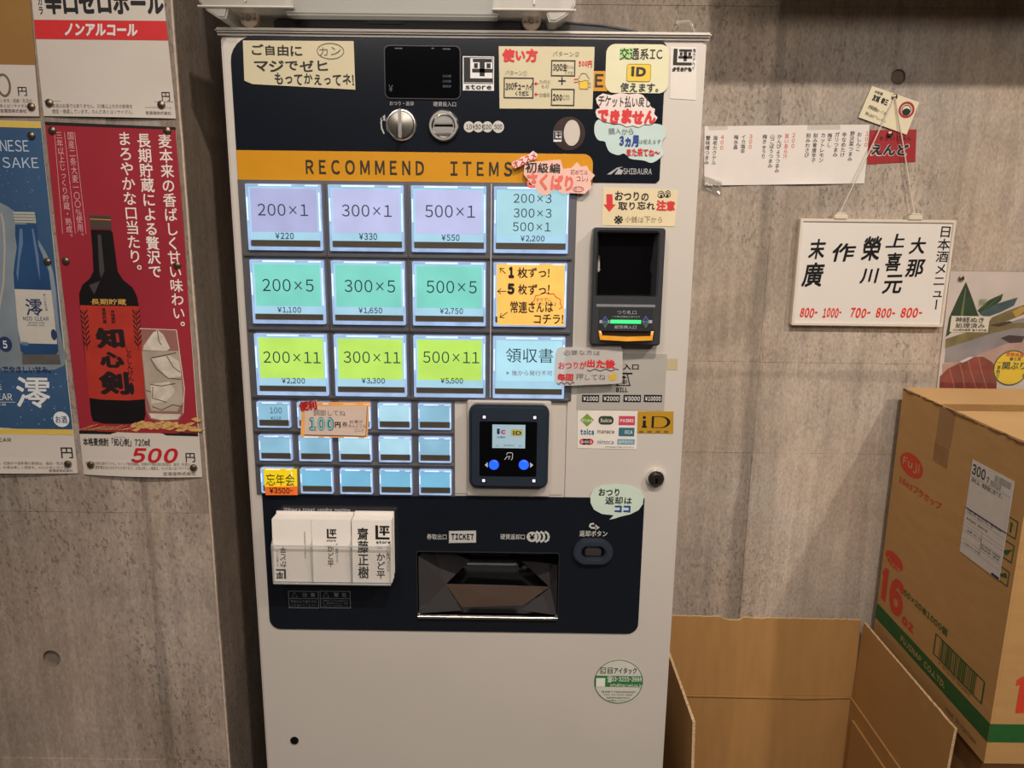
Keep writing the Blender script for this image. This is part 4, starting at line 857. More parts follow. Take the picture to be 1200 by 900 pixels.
# green service sticker (square code left out)
c = F0.pt(724.8, 798.5); r_ = .0357
n = sheet('sticker', F0, ell(c[0], c[1], r_, r_, 48), mat('sticker_grey_white', (206, 206, 196), .4), .0003, uv=True, label='round white and green service sticker low on the door', cat='sticker')
GRN = ink((58, 120, 66), .4)
def f(g):
    g.plate(F0, ell(c[0], c[1], r_, r_, 48), [ell(c[0], c[1], r_-.0011, r_-.0011, 48)], o_, o_)
    y0, y1 = -.0085, .0095; ar = lambda y: math.sqrt((r_-.0005)**2-y*y)
    g.plate(F0, [(c[0]-ar(y0), c[1]+y0), (c[0]+ar(y0), c[1]+y0), (c[0]+r_-.0006, c[1]), (c[0]+ar(y1), c[1]+y1), (c[0]-ar(y1), c[1]+y1), (c[0]-r_+.0006, c[1])], [], o_, o_)
lay(n, GRN, f, 'green_band')
lay(n, ink((60, 66, 62)), lambda g: (T(g, F0, 'アイタック', 719.5, 782, 746, 789.3, o_, .03), frame_line(g, F0, 703.5, 781.8, 710, 789, .7, o_), T(g, F0, 'に', 704.7, 783, 709, 788, o_, .02), frame_line(g, F0, 712, 781.8, 718, 789, .7, o_), T(g, F0, '自', 713, 783, 717, 788, o_, 0),
    T(g, F0, '東京都千代田区神田須田町', 705, 809.3, 745, 811.6, o_), T(g, F0, 'FAX 03-3255-3989', 708, 812.8, 741, 814.8, o_), T(g, F0, '自動販売機専門会社', 711, 816.4, 738, 818.4, o_), T(g, F0, 'お電話ください。', 713, 819.6, 735, 821.6, o_)), 'lettering')
lay(n, ink((226, 230, 222)), lambda g: (T(g, F0, '☎03-3255-3988', 711.5, 792, 752, 799, o_+.0004, .02), T(g, F0, 'info@itac-net.co.jp', 715, 800.5, 752, 805.3, o_+.0004, .01), rect(g, F0, 698.5, 794, 709, 804, o_+.0004)), 'white_lettering')

# ================================================================== CARD HOLDER
AC = clear('acrylic', (236, 240, 240), .03, .04, .06); ACE = clear('acrylic_edge', (224, 228, 230), .35, .1, .12)
PH = FR(-.036); h0, h1, hz0, hz1 = R(PH, 319.5, 640, 457.5, 684)
hl = empty('card_holder', ((h0+h1)/2, -.02, hz0), 'clear acrylic three-pocket card holder on the lower dark panel', 'card holder')
g = G(); g.box(h0, h1, -.037, -.0355, hz0, hz1); g.build('front_wall', AC, hl)
g = G(); g.box(h0, h1, -.0035, -.0022, hz0, hz1+.012); g.build('back_wall', AC, hl)
g = G(); g.box(h0, h1, -.037, -.0022, hz0-.0015, hz0); g.build('holder_base', ACE, hl)
PW_ = (h1-h0)/3
for i in range(4):
    g = G(); x = h0+PW_*i
    g.add([(x-.0006, -.037, hz0), (x-.0006, -.0022, hz0), (x-.0006, -.0022, hz1+.03), (x-.0006, -.037, hz1), (x+.0006, -.037, hz0), (x+.0006, -.0022, hz0), (x+.0006, -.0022, hz1+.03), (x+.0006, -.037, hz1)],
        [(0, 1, 2, 3), (7, 6, 5, 4), (0, 4, 5, 1), (1, 5, 6, 2), (2, 6, 7, 3), (3, 7, 4, 0)]); g.build('pocket_divider', ACE, hl)
g = G(); g.box(h0, h1, -.0374, -.0352, hz1-.0008, hz1+.0006); g.box(h0, h1, -.0374, -.0352, hz0-.001, hz0+.0006); g.build('front_wall_edge', ACE, hl)
CARD = mat('card_white', (238, 232, 225), .6, noise=.02); CARD2 = mat('card_cream', (212, 200, 180), .6, noise=.02)
lab_c = ['plain white card with upside-down print, front of the left stack', 'white card with small emblem, front of the middle stack', 'white card with four large characters, front of the right stack']
grp = ['cards in the left holder pocket', 'cards in the middle holder pocket', 'cards in the right holder pocket']
side = ['left', 'middle', 'right']
card_src = None
for i in range(3):
    cx = h0+PW_*(i+.5)+(-.0005, -.001, .001)[i]; nC = 12
    for k in range(nC):
        yy = -.0325+k*.0025; H = .0895; lean = math.radians(4)
        hgt = (.0895 if k < 9 else .0915)+random.uniform(-.0004, .0004)
        dz = 0 if k < 8 else .0025+(.0015 if i == 2 else 0)
        if k == 0 or card_src is None:
            g = G(); mt = Matrix.Translation((cx, yy, hz0+.0008)) @ Matrix.Rotation(-lean, 4, 'X')
            g.box(-.0272, .0272, -.0005, .0005, 0, H, mtx=mt)
            o = g.build('business_card', CARD, base=(cx, yy, hz0+.0008)); card_src = o
        else:
            o = card_src.copy(); COL.objects.link(o); o.location = (cx+random.uniform(-.0004, .0004), yy, hz0+.0008+dz+random.uniform(-.0005, .0005)); BASE[o] = Vector(o.location)
        if k == 0: tag(o, lab_c[i], 'card', grp[i])
        elif k == nC-1: tag(o, 'rearmost white card of the %s stack in the clear holder' % side[i], 'card', grp[i])
        else: tag(o, 'white card packed behind the front card of the %s stack in the clear holder' % side[i], 'card', grp[i])
        if k == 0:
            n_ = Vector((0, -math.cos(lean), -math.sin(lean))); vv = Vector((0, math.sin(lean)*1, math.cos(lean)))
            # leaning back: top goes towards the machine
            o3 = Vector((cx, yy, hz0+.0008)); PC = Pl(o3, (1, 0, 0), (0, math.sin(lean), math.cos(lean)))
            q = G()
            def lg(u0, v0, s, flip=False):
                for a, b_, c_, d_ in ((.03, .22, 0, 1), (.22, 1, 0, .16), (.32, 1, .84, .97), (.55, .7, .28, .84), (.3, 1, .45, .57), (.37, .5, .62, .8), (.78, .92, .62, .8)):
                    if flip: a, b_, c_, d_ = 1-b_, 1-a, 1-d_, 1-c_
                    q.plate(PC, rr(u0+s*a, u0+s*b_, v0+s*c_, v0+s*d_, 0), [], .0009, .0009)
            if i == 2:
                T(q, PC, '齋藤正樹', -.0195, .006, -.0045, .079, .0009, .025, True, px=False)
                T(q, PC, 'かど平', .006, .006, .018, .043, .0009, .02, True, px=False); T(q, PC, 'すし専門ストア', .0195, .016, .0245, .054, .0009, .0, True, px=False)
                T(q, PC, '店主', .0075, .049, .0145, .0535, .0009, 0, px=False); T(q, PC, 'store', .006, .0565, .0255, .0605, .0009, .05, px=False); lg(.0045, .0625, .020)
            elif i == 1:
                lg(-.006, .063, .0135); T(q, PC, 'store', -.006, .0585, .0065, .0615, .0009, .04, px=False)
                T(q, PC, 'かど平', -.0055, .022, .0035, .053, .0009, .015, True, px=False); T(q, PC, 'すし専門ストア', .006, .028, .0095, .056, .0009, 0, True, px=False)
            else:
                lg(-.0235, .004, .0140, True); T(q, PC, 'かど平', -.0175, .020, -.0085, .051, .0009, .015, True, rot=180, px=False)
                T(q, PC, 'すし専門ストア', -.0225, .022, -.0195, .045, .0009, 0, True, rot=180, px=False)
                T(q, PC, '東京都千代田区神田須田町', .0165, .034, .0185, .072, .0009, 0, True, rot=180, px=False)
            q.build('lettering', KINK, o)

# ================================================================== THINGS ON TOP OF THE MACHINE
FROST = clear('frosted_plastic', (210, 210, 204), .5, .3, .12, .5); FROST2 = clear('frosted_plastic_thick', (216, 210, 198), .52, .3, .2, .45)
TZ = 1.722
bb = empty('storage_bin', (-.088, .17, TZ), 'translucent storage bin on small wheels standing on top of the machine', 'storage bin')
bx0, bx1, by0, by1 = -.312, .135, -.028, .37; bz = 1.7375
def tub(x0, x1, y0, y1, z0, z1, fl, th, r):
    g = G(); rings = []
    for (zz, k, t) in ((z0, 0, 0), (z0+.008, .004, 0), (z1, fl, 0), (z1, fl-th, 1), (z0+th, .0, 1)):
        ins = th if t else 0
        rings.append([(u, v, zz) for u, v in rr(x0-k+ins*1, x1+k-ins*1, y0-k+ins, y1+k-ins, r, 5)])
    vs = [p for q in rings for p in q]; n = len(rings[0]); fs = []
    for i in range(len(rings)-1):
        for k in range(n): fs.append((i*n+k, i*n+(k+1) % n, (i+1)*n+(k+1) % n, (i+1)*n+k))
    fs.append(tuple(range(n))); fs.append(tuple((len(rings)-1)*n+k for k in range(n)))
    return g.add(vs, fs)
tub(bx0+.02, bx1-.02, by0+.032, by1-.016, bz, bz+.23, .016, .002, .03).build('tub', FROST, bb, smooth=True)
g = G(); g.plate(Pl((0, 0, bz+.232), (1, 0, 0), (0, 1, 0)), rr(bx0-.012, bx1+.012, by0-.012, by1+.012, .035), [], 0, .012, bev=.004); g.build('lid', FROST2, bb, smooth=True)
# front skirt bar and the two end caps with ribs
g = G(); g.box(bx0+.10, bx1-.09, by0+.004, by0+.028, bz-.005, bz+.045, .0025); g.build('front_rail', FROST, bb)
for x0, x1, sgn in ((bx0, bx0+.112, -1), (bx1-.098, bx1, 1)):
    g = G(); ou = x0 if sgn < 0 else x1; iu = x1 if sgn < 0 else x0
    s_ = -sgn
    prof = [(iu, bz+.001), (iu, bz+.04), (ou, bz+.04), (ou, bz+.008), (ou+s_*.008, bz-.002), (ou+s_*.022, bz-.0105), (ou+s_*.031, bz-.0105), (ou+s_*.035, bz+.001)]
    g.plate(FR(by0), prof, [], -.07, 0, bev=.002); g.build('wheel_housing', FROST2, bb)
    g = G(); lo, hi = min(ou, iu), max(ou, iu)
    g.box(lo-.001, hi+.001, by0-.003, by0+.002, bz+.001, bz+.003, .0006); g.box((lo+hi)/2-.001, (lo+hi)/2+.001, by0-.003, by0, bz+.0075, bz+.04); g.build('housing_rib', clear('frosted_rib', (236, 230, 216), .85, .3, .2, .3), bb)
for px_ in (289, 623):
    for yy in (.002, .31):
        c = FR(-.012).pt(px_, 23); g = G(); rw = .0115
        g.lathe((c[0], yy-.006, TZ+rw+.0004), [(rw*.35, 0), (rw*.8, .0005), (rw, .002), (rw, .010), (rw*.8, .0115), (rw*.35, .012)], 'Y', 28); wl = g.build('caster_wheel', mat('caster_white', (186, 166, 148), .45, noise=.04), bb, smooth=True)
        g = G(); g.lathe((c[0], yy-.0085, TZ+rw+.0004), [(rw*.28, 0), (rw*.28, .003)], 'Y', 16); g.build('axle', mat('axle_grey', (150, 140, 130), .4), wl)
        g = G(); g.box(c[0]-.009, c[0]-.0065, yy-.0075, yy+.0075, TZ+rw*.9, bz+.004); g.box(c[0]+.0065, c[0]+.009, yy-.0075, yy+.0075, TZ+rw*.9, bz+.004); g.build('caster_fork', FROST2, wl)
# dark flat case under the bin
BK = mat('case_black', (14, 16, 24), .4, noise=.1, nscale=20)
g = G(); cs0 = -.236; cs1 = .150
sec = [(cs0, TZ+.0004), (cs1+.05, TZ+.0004), (cs1+.065, TZ+.0025), (cs1+.03, TZ+.0085), (cs1-.02, TZ+.0120), (.06, TZ+.0145), (cs0+.006, TZ+.0145), (cs0, TZ+.012)]
g.plate(FR(.0125), sec, [], -.27, .0, bev=.001); case = g.build('flat_case', BK, base=((cs0+cs1)/2, .17, TZ), label='flat black case lying on the machine under the bin', cat='case')
g = G(); g.tube([(cs1-.03, .0125, TZ+.0135), (cs1+.02, .0125, TZ+.0105), (cs1+.05, .0125, TZ+.006), (cs1+.066, .0125, TZ+.003)], .0016, 8); g.build('piping', mat('case_piping', (58, 60, 64), .3), case, smooth=True)
g = G(); g.box(-.12, -.075, .011, .0124, TZ+.0095, TZ+.0128); g.build('case_tag', mat('tag_grey', (60, 64, 76), .5), case)
g = G(); g.tube([(cs1+.06, .05, TZ+.0015), (cs1+.09, .055, TZ+.0018), (cs1+.13, .06, TZ+.0015), (.33-.03, .07, TZ+.0015)], .0013, 6); g.build('thin_cord', BK, label='thin black cord running along the machine top to its right corner', cat='cord', smooth=True)
# envelope / scrap of paper by the left wheel
g = G(); g.box(-.300, -.235, .012, .10, TZ+.0002, TZ+.0040, .001); g.build('paper_bundle', mat('paper_bundle', (196, 190, 176), .6, noise=.06), label='low bundle of pale papers under the left end of bin', cat='paper')
# clear hook
c = FR(.05).pt(805, 30); hx = .283
g = G(); g.tube([(hx-.014, .05, TZ+.018), (hx-.014, .05, TZ+.0235), (hx+.004, .05, TZ+.025), (hx+.008, .05, TZ+.018), (hx+.012, .05, TZ+.010), (hx+.012, .05, TZ+.0015)], .0022, 10)
g.box(hx+.004, hx+.02, .04, .062, TZ+.0002, TZ+.0022, .0006); g.build('plastic_hook', clear('hook_clear', (224, 222, 214), .4, .05, .35), label='small clear plastic hook on the top right corner of machine', cat='hook', smooth=True)
# ================================================================== POSTERS ON THE LEFT WALL
POST = mat('poster_white', (206, 198, 190), .42, noise=.03, nscale=8, bump=.12, bscale=9)
def posterplane(u0, u1, vb, amp=.006, reach=.035):
    def d(u, v):
        s = (u-u0)/(u1-u0)*2-1
        e = math.exp(-max(0, v-vb)/reach) if v > vb-.02 else 1
        return amp*max(0, 1-s*s)*e
    p = FR(LY-.0008); p.disp = d; return p
# ---- white zero-ball poster (upper middle)
PX = posterplane(PLW.pt(51, 137)[0], PLW.pt(206, 139)[0], PLW.pt(120, 138)[1], .003, .02)
n = gridsheet('poster', PX, (28, -95), (183, -92), (206.5, 139), (51.5, 136), POST, label='tall white poster with a red band and bold black heading, left wall', cat='poster', group='drink posters on the left wall')
OF = .0007
lay(n, ink((20, 20, 22)), lambda g: (T(g, PX, '辛口ゼロボール', 53, -11, 192, 17.5, OF+.0003, .05), VT(g, PX, 'タカラ', 46.5, -14, 48, 17, 5.5, OF+.0003, .02), T(g, PX, '円', 190, 108, 199.5, 118.5, OF+.0003, .01)))
lay(n, ink((206, 40, 44)), lambda g: poly(g, PX, [(40, 23.3), (195, 24.7), (197.3, 47.5), (42, 45.7)], OF+.0002), 'red_band')
lay(n, WINK, lambda g: T(g, PX, 'ノンアルコール', 76, 28, 161.5, 42.5, OF+.0005, .05, shear=.12), 'band_lettering')
lay(n, ink((112, 104, 100)), lambda g: (T(g, PX, '本品はお酒ではありません。20歳以上の方の飲用を', 62, 122, 156, 127, OF+.0003), T(g, PX, '想定・推奨しています。のんだあとはリサイクル。', 62, 128.5, 157, 133.7, OF+.0003), T(g, PX, '宝酒造株式会社', 171.5, 130.5, 201, 134.5, OF+.0003, .01), T(g, PX, 'www.takarashuzo.co.jp', 171, 125, 201, 127.3, OF+.0003), stroke(g, PX, [(52, 118.5), (203, 119.5)], .5, OF+.0003)), 'small_print')
# ---- top left poster
PX = posterplane(-.9, PLW.pt(47, 137)[0], PLW.pt(20, 136)[1], .002, .02)
n = gridsheet('poster', PX, (-110, -95), (28, -95), (47, 137), (-100, 135), mat('poster_brown', (150, 112, 62), .42, noise=.12, nscale=5), label='poster with brown upper area and white price strip, at the top left', cat='poster', group='drink posters on the left wall')
lay(n, POST, lambda g: poly(g, PX, [(-99, 74), (41.5, 76.5), (46.5, 136.3), (-99, 134.5)], OF+.0002), 'price_strip')
lay(n, ink((112, 96, 66)), lambda g: ring(g, PX, 5, 100, 8.5, 2.6, OF+.0005, ry=13), 'handwritten_zero')
lay(n, ink((24, 24, 26)), lambda g: T(g, PX, '円', 21.7, 102, 32, 112.5, OF+.0005, .01))
lay(n, ink((112, 104, 100)), lambda g: (T(g, PX, '20歳未満の飲酒は法律で禁じられています。妊娠・乳児の', -60, 115.5, 38, 120, OF+.0005), T(g, PX, 'お酒は適量を。のんだあとはリサイクル', -40, 121.7, 33, 126, OF+.0005), T(g, PX, '製造 宝酒造株式会社', -10, 127.7, 32, 132, OF+.0005, .01)), 'small_print')
# ---- red poster
PX = posterplane(PLW.pt(97, 556)[0], PLW.pt(237, 559)[0], PLW.pt(167, 558)[1], .006, .03)
n = gridsheet('poster', PX, (53, 143), (206, 149), (237.3, 559), (98.7, 555.7), POST, n=20, label='red poster showing a black bottle and a glass of ice', cat='poster', group='drink posters on the left wall')
A_ = OF+.0002
lay(n, mat('print_crimson', (156, 48, 60), .3, noise=.1, nscale=5), lambda g: g.plate(PX, PP(PX, [(53.5, 146.5), (206, 152), (215, 260), (224, 390), (232.5, 508), (164, 507), (93.5, 504.5), (80, 390), (66, 270)]), [], A_, A_), 'red_ground')
lay(n, ink((18, 16, 18)), lambda g: (poly(g, PX, [(53, 142.7), (206, 149), (206.2, 152.3), (53.5, 146.7)], A_), poly(g, PX, [(93.2, 504.3), (232.3, 507.3), (232.6, 511), (93.4, 508)], A_+.0002)), 'black_band')
def f(g):
    VT(g, PX, '麦本来の香ばしく甘い味わい。', 192, 157, 212, 382, 15.5, A_+.0003, .015); VT(g, PX, '長期貯蔵による贅沢で', 168, 157, 183, 325, 16, A_+.0003, .02); VT(g, PX, 'まろやかな口当たり。', 145, 155, 161, 316, 15.5, A_+.0003, .015)
lay(n, ink((236, 224, 218)), f)
def f(g):
    VT(g, PX, '国産二条大麦一〇〇%使用。', 82.3, 155, 96, 276, 7.5, A_+.0003); VT(g, PX, '三年以上じっくり貯蔵・熟成。', 69.5, 155, 82.5, 277, 7.5, A_+.0003)
    for a, b in (((76, 155), (89, 274)), ((64.5, 156), (74, 274)), ((88, 155), (101.5, 274))): stroke(g, PX, [a, b], .5, A_+.0003)
lay(n, ink((216, 170, 172)), f, 'side_lettering')
bot = [(107, 269), (130, 269.5), (132.5, 272), (135.5, 295), (138.5, 318), (145, 328), (156, 337), (161, 347), (163, 358), (166, 400), (169, 450), (171.3, 485), (169, 495), (150, 496.5), (122, 496), (109.5, 493), (107, 485), (104, 450), (98, 400), (94, 358), (93.3, 344), (97, 334), (106, 326), (110, 318), (109, 295)]
lay(n, mat('print_bottle_black', (26, 24, 26), .35, noise=.25, nscale=12, stretch=(1, 1, .1)), lambda g: poly(g, PX, bot, A_+.0004), 'bottle_print')
lay(n, ink((70, 60, 54)), lambda g: (poly(g, PX, [(105, 252), (130.7, 253), (131, 257.5), (105.3, 256.5)], A_+.0006), poly(g, PX, [(106, 258), (130.7, 259), (132, 268.5), (107, 267.7)], A_+.0006)), 'cap_print')
lay(n, ink((62, 58, 60)), lambda g: (poly(g, PX, [(115, 275), (119, 275), (123, 318), (119, 326), (117, 318)], A_+.0005), poly(g, PX, [(105, 334), (118, 329), (111, 345)], A_+.0005)), 'bottle_sheen')
lay(n, mat('print_label_red', (176, 56, 46), .4, noise=.1), lambda g: poly(g, PX, [(94.3, 357.5), (163.2, 358.8), (167, 410), (170, 467.5), (150, 469), (120, 468), (105, 466), (100, 410)], A_+.0006), 'label_print')
lay(n, ink((206, 160, 84)), lambda g: (T(g, PX, '長期貯蔵', 107.5, 350, 148.5, 357, A_+.0008, .02), stroke(g, PX, [(106, 256.6), (131, 257.8)], .8, A_+.0008)), 'gold_lettering')
def f(g):
    T(g, PX, '知', 113, 384, 147, 408, A_+.0009, .06, jit=.5); T(g, PX, '心', 118, 412, 146, 430.5, A_+.0009, .06, jit=.5); T(g, PX, '剣', 117, 435, 152, 462, A_+.0009, .05, jit=.5)
    VT(g, PX, 'しらしんけん', 151, 407, 154.5, 446, 6.5, A_+.0009, .02); VT(g, PX, '本格焼酎', 132, 363, 134.5, 379, 5, A_+.0009, .02); VT(g, PX, '長期貯蔵', 122, 361, 124, 379, 4.5, A_+.0009, .02)
    c0 = PX.pt(155, 455); g.plate(PX, ell(c0[0], c0[1], .0035, .009), [], A_+.0009, A_+.0009)
    for s_, x0, x1 in ((1, 99, 103), (-1, 160, 163)):
        stroke(g, PX, [(x0, 363), ((x0+x1)/2, 385), (x1, 410)], .7, A_+.0009)
        for k in range(7):
            y = 366+k*6; xx = x0+(x1-x0)*(k/7)
            for q in (-1, 1): poly(g, PX, [(xx, y+4), (xx+q*4.2, y-1.5), (xx+q*4.5, y-4.5), (xx+q*1.2, y)], A_+.0009)
lay(n, ink((28, 14, 16)), f, 'label_lettering')
# glass print
def f(g): poly(g, PX, [(164, 385), (207.5, 386.5), (212, 420), (217, 455), (215.5, 485), (210, 492.5), (190, 493.5), (176, 491), (171.5, 480), (169, 440)], A_+.0004)
lay(n, mat('print_glass', (150, 104, 98), .35, noise=.12, nscale=20), f, 'glass_print')
lay(n, mat('print_water', (172, 160, 146), .35, noise=.2, nscale=22), lambda g: poly(g, PX, [(166.5, 411), (211, 411), (213, 440), (215.5, 470), (208, 482), (178, 481), (172, 462), (169, 430)], A_+.0006), 'drink_print')
lay(n, mat('print_ice_light', (206, 196, 182), .35, noise=.2, nscale=60), lambda g: (poly(g, PX, [(169, 405), (178, 392), (185, 386), (192, 392), (200, 408), (196, 411), (168, 410)], A_+.0008), poly(g, PX, [(178, 420), (200, 416), (211, 424), (213, 441), (198, 443), (188, 433)], A_+.0008), poly(g, PX, [(177, 450), (199, 447), (206, 458), (196, 470), (178, 473)], A_+.0008), poly(g, PX, [(175, 484), (213, 485), (209, 491), (190, 492), (178, 489.5)], A_+.0008)), 'ice_print')
lay(n, ink((92, 80, 68)), lambda g: [stroke(g, PX, q, 1.0, A_+.0010) for q in ([(177, 420), (184, 432), (198, 443), (213, 444)], [(178, 419), (196, 415.5), (207, 413)], [(177, 450), (190, 452), (206, 449)], [(179, 476), (190, 480), (203, 474), (214, 476)], [(180, 453), (179, 466), (196, 471)], [(185, 387), (187, 400), (190, 404)], [(172, 457), (178, 459)], [(196, 417), (204, 430), (212, 436)])], 'ice_line')
lay(n, ink((226, 214, 196)), lambda g: (stroke(g, PX, [(164, 384.8), (207.5, 386.5)], .8, A_+.001), stroke(g, PX, [(207.5, 386.5), (212, 420), (216.8, 455), (215.3, 484)], .8, A_+.001), stroke(g, PX, [(181, 389), (176, 402)], 1.2, A_+.0011)), 'glass_rim')
def f(g):
    for k in range(60):
        t = k/60; x = 153+t*79; y = 500-3*math.sin(t*5)+random.uniform(-4, 5)
        if k % 3 == 0 and t > .78: y -= 20*(t-.78)*4
        y = min(y, 504); poly(g, PX, [(x, y), (x+5, y-2.6), (x+9, y-1.5), (x+5, y+1.4)], A_+.0010+.00001*k)
    for k in range(14): x = 94+k*5; stroke(g, PX, [(x, 503.5), (x+16, 498+random.uniform(-2, 3))], .6, A_+.0010)
lay(n, mat('print_wheat', (204, 158, 98), .45, noise=.3, nscale=150), f, 'wheat_print')
lay(n, ink((28, 26, 28)), lambda g: (T(g, PX, '本格麦焼酎「知心剣」720㎖', 98, 513, 176.5, 522.3, A_+.0003, .02), T(g, PX, '円', 218.3, 530.5, 229, 541, A_+.0003, .01), T(g, PX, 'しらしんけん', 134, 511, 147, 512.6, A_+.0003)), 'price_lettering')
lay(n, ink((186, 22, 30)), lambda g: (T(g, PX, '500', 154.5, 524.5, 209.5, 541.5, A_+.0003, .035, shear=.25)), 'handwritten_price')
lay(n, ink((120, 112, 108)), lambda g: (T(g, PX, '飲酒は20歳を過ぎてから。ストップ飲酒運転。妊娠中や授乳期の飲酒は、胎児・乳児の', 101, 541, 223, 544.6, A_+.0003), T(g, PX, '発育に悪影響を与えるおそれがあります。お酒は楽しく適量を。のんだあとはリサイクル。', 104, 545.5, 224, 549.3, A_+.0003), T(g, PX, '宝酒造株式会社', 193, 552, 230, 556, A_+.0003, .01)), 'small_print')
# ---- blue poster
PX = posterplane(-.86, PLW.pt(92, 553)[0], PLW.pt(20, 553)[1], .006, .03)
n = gridsheet('poster', PX, (-128, 137), (48, 142.5), (91.5, 554.5), (-96, 552), POST, n=20, label='blue poster with a small blue bottle, cut by the left edge', cat='poster', group='drink posters on the left wall')
lay(n, mat('print_blue', (58, 88, 124), .35, noise=.25, nscale=5), lambda g: poly(g, PX, [(-128, 145), (48.5, 150), (60, 260), (72, 380), (85.5, 503), (-98, 501), (-112, 320)], A_), 'blue_ground')
lay(n, mat('print_pale_glow', (128, 140, 150), .35, noise=.25, nscale=9), lambda g: poly(g, PX, smooth_pts([(-60, 240), (-10, 235), (20, 250), (48, 285), (63, 320), (70, 385), (76, 428), (30, 434), (-20, 432), (-60, 420)], 3), A_+.0002), 'pale_ground')
lay(n, mat('print_shadow_tan', (92, 90, 88), .4, noise=.15), lambda g: poly(g, PX, [(26, 414), (70, 415), (72, 427), (27, 427)], A_+.0003), 'shadow_print')
lay(n, ink((214, 186, 88)), lambda g: (poly(g, PX, [(-128, 138), (47.7, 143), (48.3, 150.3), (-127.5, 145.5)], A_+.0002), poly(g, PX, [(-98, 501), (85.3, 503), (86, 509.5), (-98, 507.5)], A_+.0002)), 'yellow_band')
lay(n, ink((186, 200, 220)), lambda g: (T(g, PX, 'JAPANESE', -37, 164, 34, 177.5, A_+.0003), T(g, PX, 'SAKE', 3.5, 184.5, 45.5, 197, A_+.0003)))
lay(n, mat('print_bottle_blue', (44, 76, 118), .3, noise=.2, nscale=18), lambda g: poly(g, PX, [(18.5, 263), (43.5, 263), (44, 272), (46, 288), (53, 305), (58, 318), (60.5, 338), (68, 395), (69, 412), (66, 415), (29, 415), (25, 411), (23, 395), (18, 345), (16.5, 320), (18, 305), (20.5, 290), (18.5, 275)], A_+.0005), 'bottle_print')
lay(n, ink((92, 120, 160)), lambda g: (poly(g, PX, [(24, 268), (27, 268), (28, 285), (24, 305), (22, 330), (20, 320), (22, 300)], A_+.0007), poly(g, PX, [(38, 268), (40, 268), (46, 300), (48, 330), (44, 310)], A_+.0007), poly(g, PX, [(26, 400), (34, 401), (34, 405), (26, 404)], A_+.0009)), 'bottle_sheen')
lay(n, ink((168, 172, 166)), lambda g: (poly(g, PX, [(16, 248), (41.5, 248.5), (43.3, 261.5), (18, 260.8)], A_+.0007)), 'cap_print')
lay(n, ink((110, 112, 108)), lambda g: [stroke(g, PX, [(16.5, y), (42, y+.6)], .7, A_+.0009) for y in (251, 254.5, 258)], 'cap_line')
lay(n, mat('print_label_white', (196, 192, 184), .4, noise=.05), lambda g: poly(g, PX, [(17.8, 338.6), (60.8, 340), (64, 365), (67.5, 398), (67.8, 403), (25, 402), (22, 385)], A_+.0007), 'label_print')
lay(n, ink((36, 54, 96)), lambda g: (T(g, PX, '澪', 31, 350, 50.5, 370, A_+.0009, .015), T(g, PX, 'MIO CLEAR', 28, 371, 58, 375.5, A_+.0009, .01), T(g, PX, 'SPARKLING', 34, 377, 53, 379, A_+.0009), T(g, PX, 'JAPANESE SAKE', 32, 380, 53, 382, A_+.0009), VT(g, PX, '新しい日本の酒', 53, 344, 55, 364, 3, A_+.0009), disc(g, PX, 64, 392, 3.4, A_+.0009, ry=6.5), disc(g, PX, 7, 403, 8, A_+.0009, ry=9)), 'label_lettering')
lay(n, ink((220, 224, 228)), lambda g: (T(g, PX, '5', 4.5, 399, 9.5, 408, A_+.0012, .03), T(g, PX, '澪', 19.5, 441.5, 60, 477.5, A_+.0009, .018, shear=.1), T(g, PX, 'MIO CLEAR', -38, 460.5, 15, 468.5, A_+.0009, .01), disc(g, PX, 72.7, 491, 9.3, A_+.0009), T(g, PX, '純米', -20, 449, 3, 457, A_+.0009, .02), stroke(g, PX, [(-30, 470.7), (19, 471)], .5, A_+.0009), T(g, PX, '日本酒', -8, 472.3, 8, 475, A_+.0009)), 'white_lettering')
lay(n, ink((28, 50, 100)), lambda g: (T(g, PX, 'フルーティーでやさしい甘み。', -42, 428.5, 60, 436.3, A_+.0009, .03), T(g, PX, 'お酒', 66, 487, 79.5, 495.5, A_+.0012, .01)), 'navy_lettering')
def f(g):
    for k in range(46): disc(g, PX, random.uniform(0, 80), random.uniform(438, 500), random.choice((.4, .6, .9)), A_+.0006)
    for k in range(30): disc(g, PX, random.uniform(0, 48), random.uniform(200, 250), random.choice((.4, .6)), A_+.0006)
lay(n, ink((120, 150, 190)), f, 'bubble_print')
lay(n, ink((170, 166, 158)), lambda g: stroke(g, PX, [(2, 250), (5, 262), (6.5, 290), (5, 330), (0, 362), (-8, 385)], 2.4, A_+.0006), 'glass_print')
lay(n, ink((28, 26, 28)), lambda g: (T(g, PX, '円', 72.3, 524, 85.7, 536.5, A_+.0003, .01), T(g, PX, 'MIO CLEAR', -30, 512.5, 14, 517, A_+.0003)), 'price_lettering')
lay(n, ink((120, 112, 108)), lambda g: (T(g, PX, 'ストップ飲酒運転。妊娠中や授乳期の飲酒は、胎児・乳児の', -30, 540, 79, 543.5, A_+.0003), T(g, PX, 'おそれがあります。お酒は楽しく適量を。のんだあとはリサ', -30, 544.8, 79, 548, A_+.0003), T(g, PX, '宝酒造株式会社', 59, 549.2, 86, 552.3, A_+.0003, .01)), 'small_print')
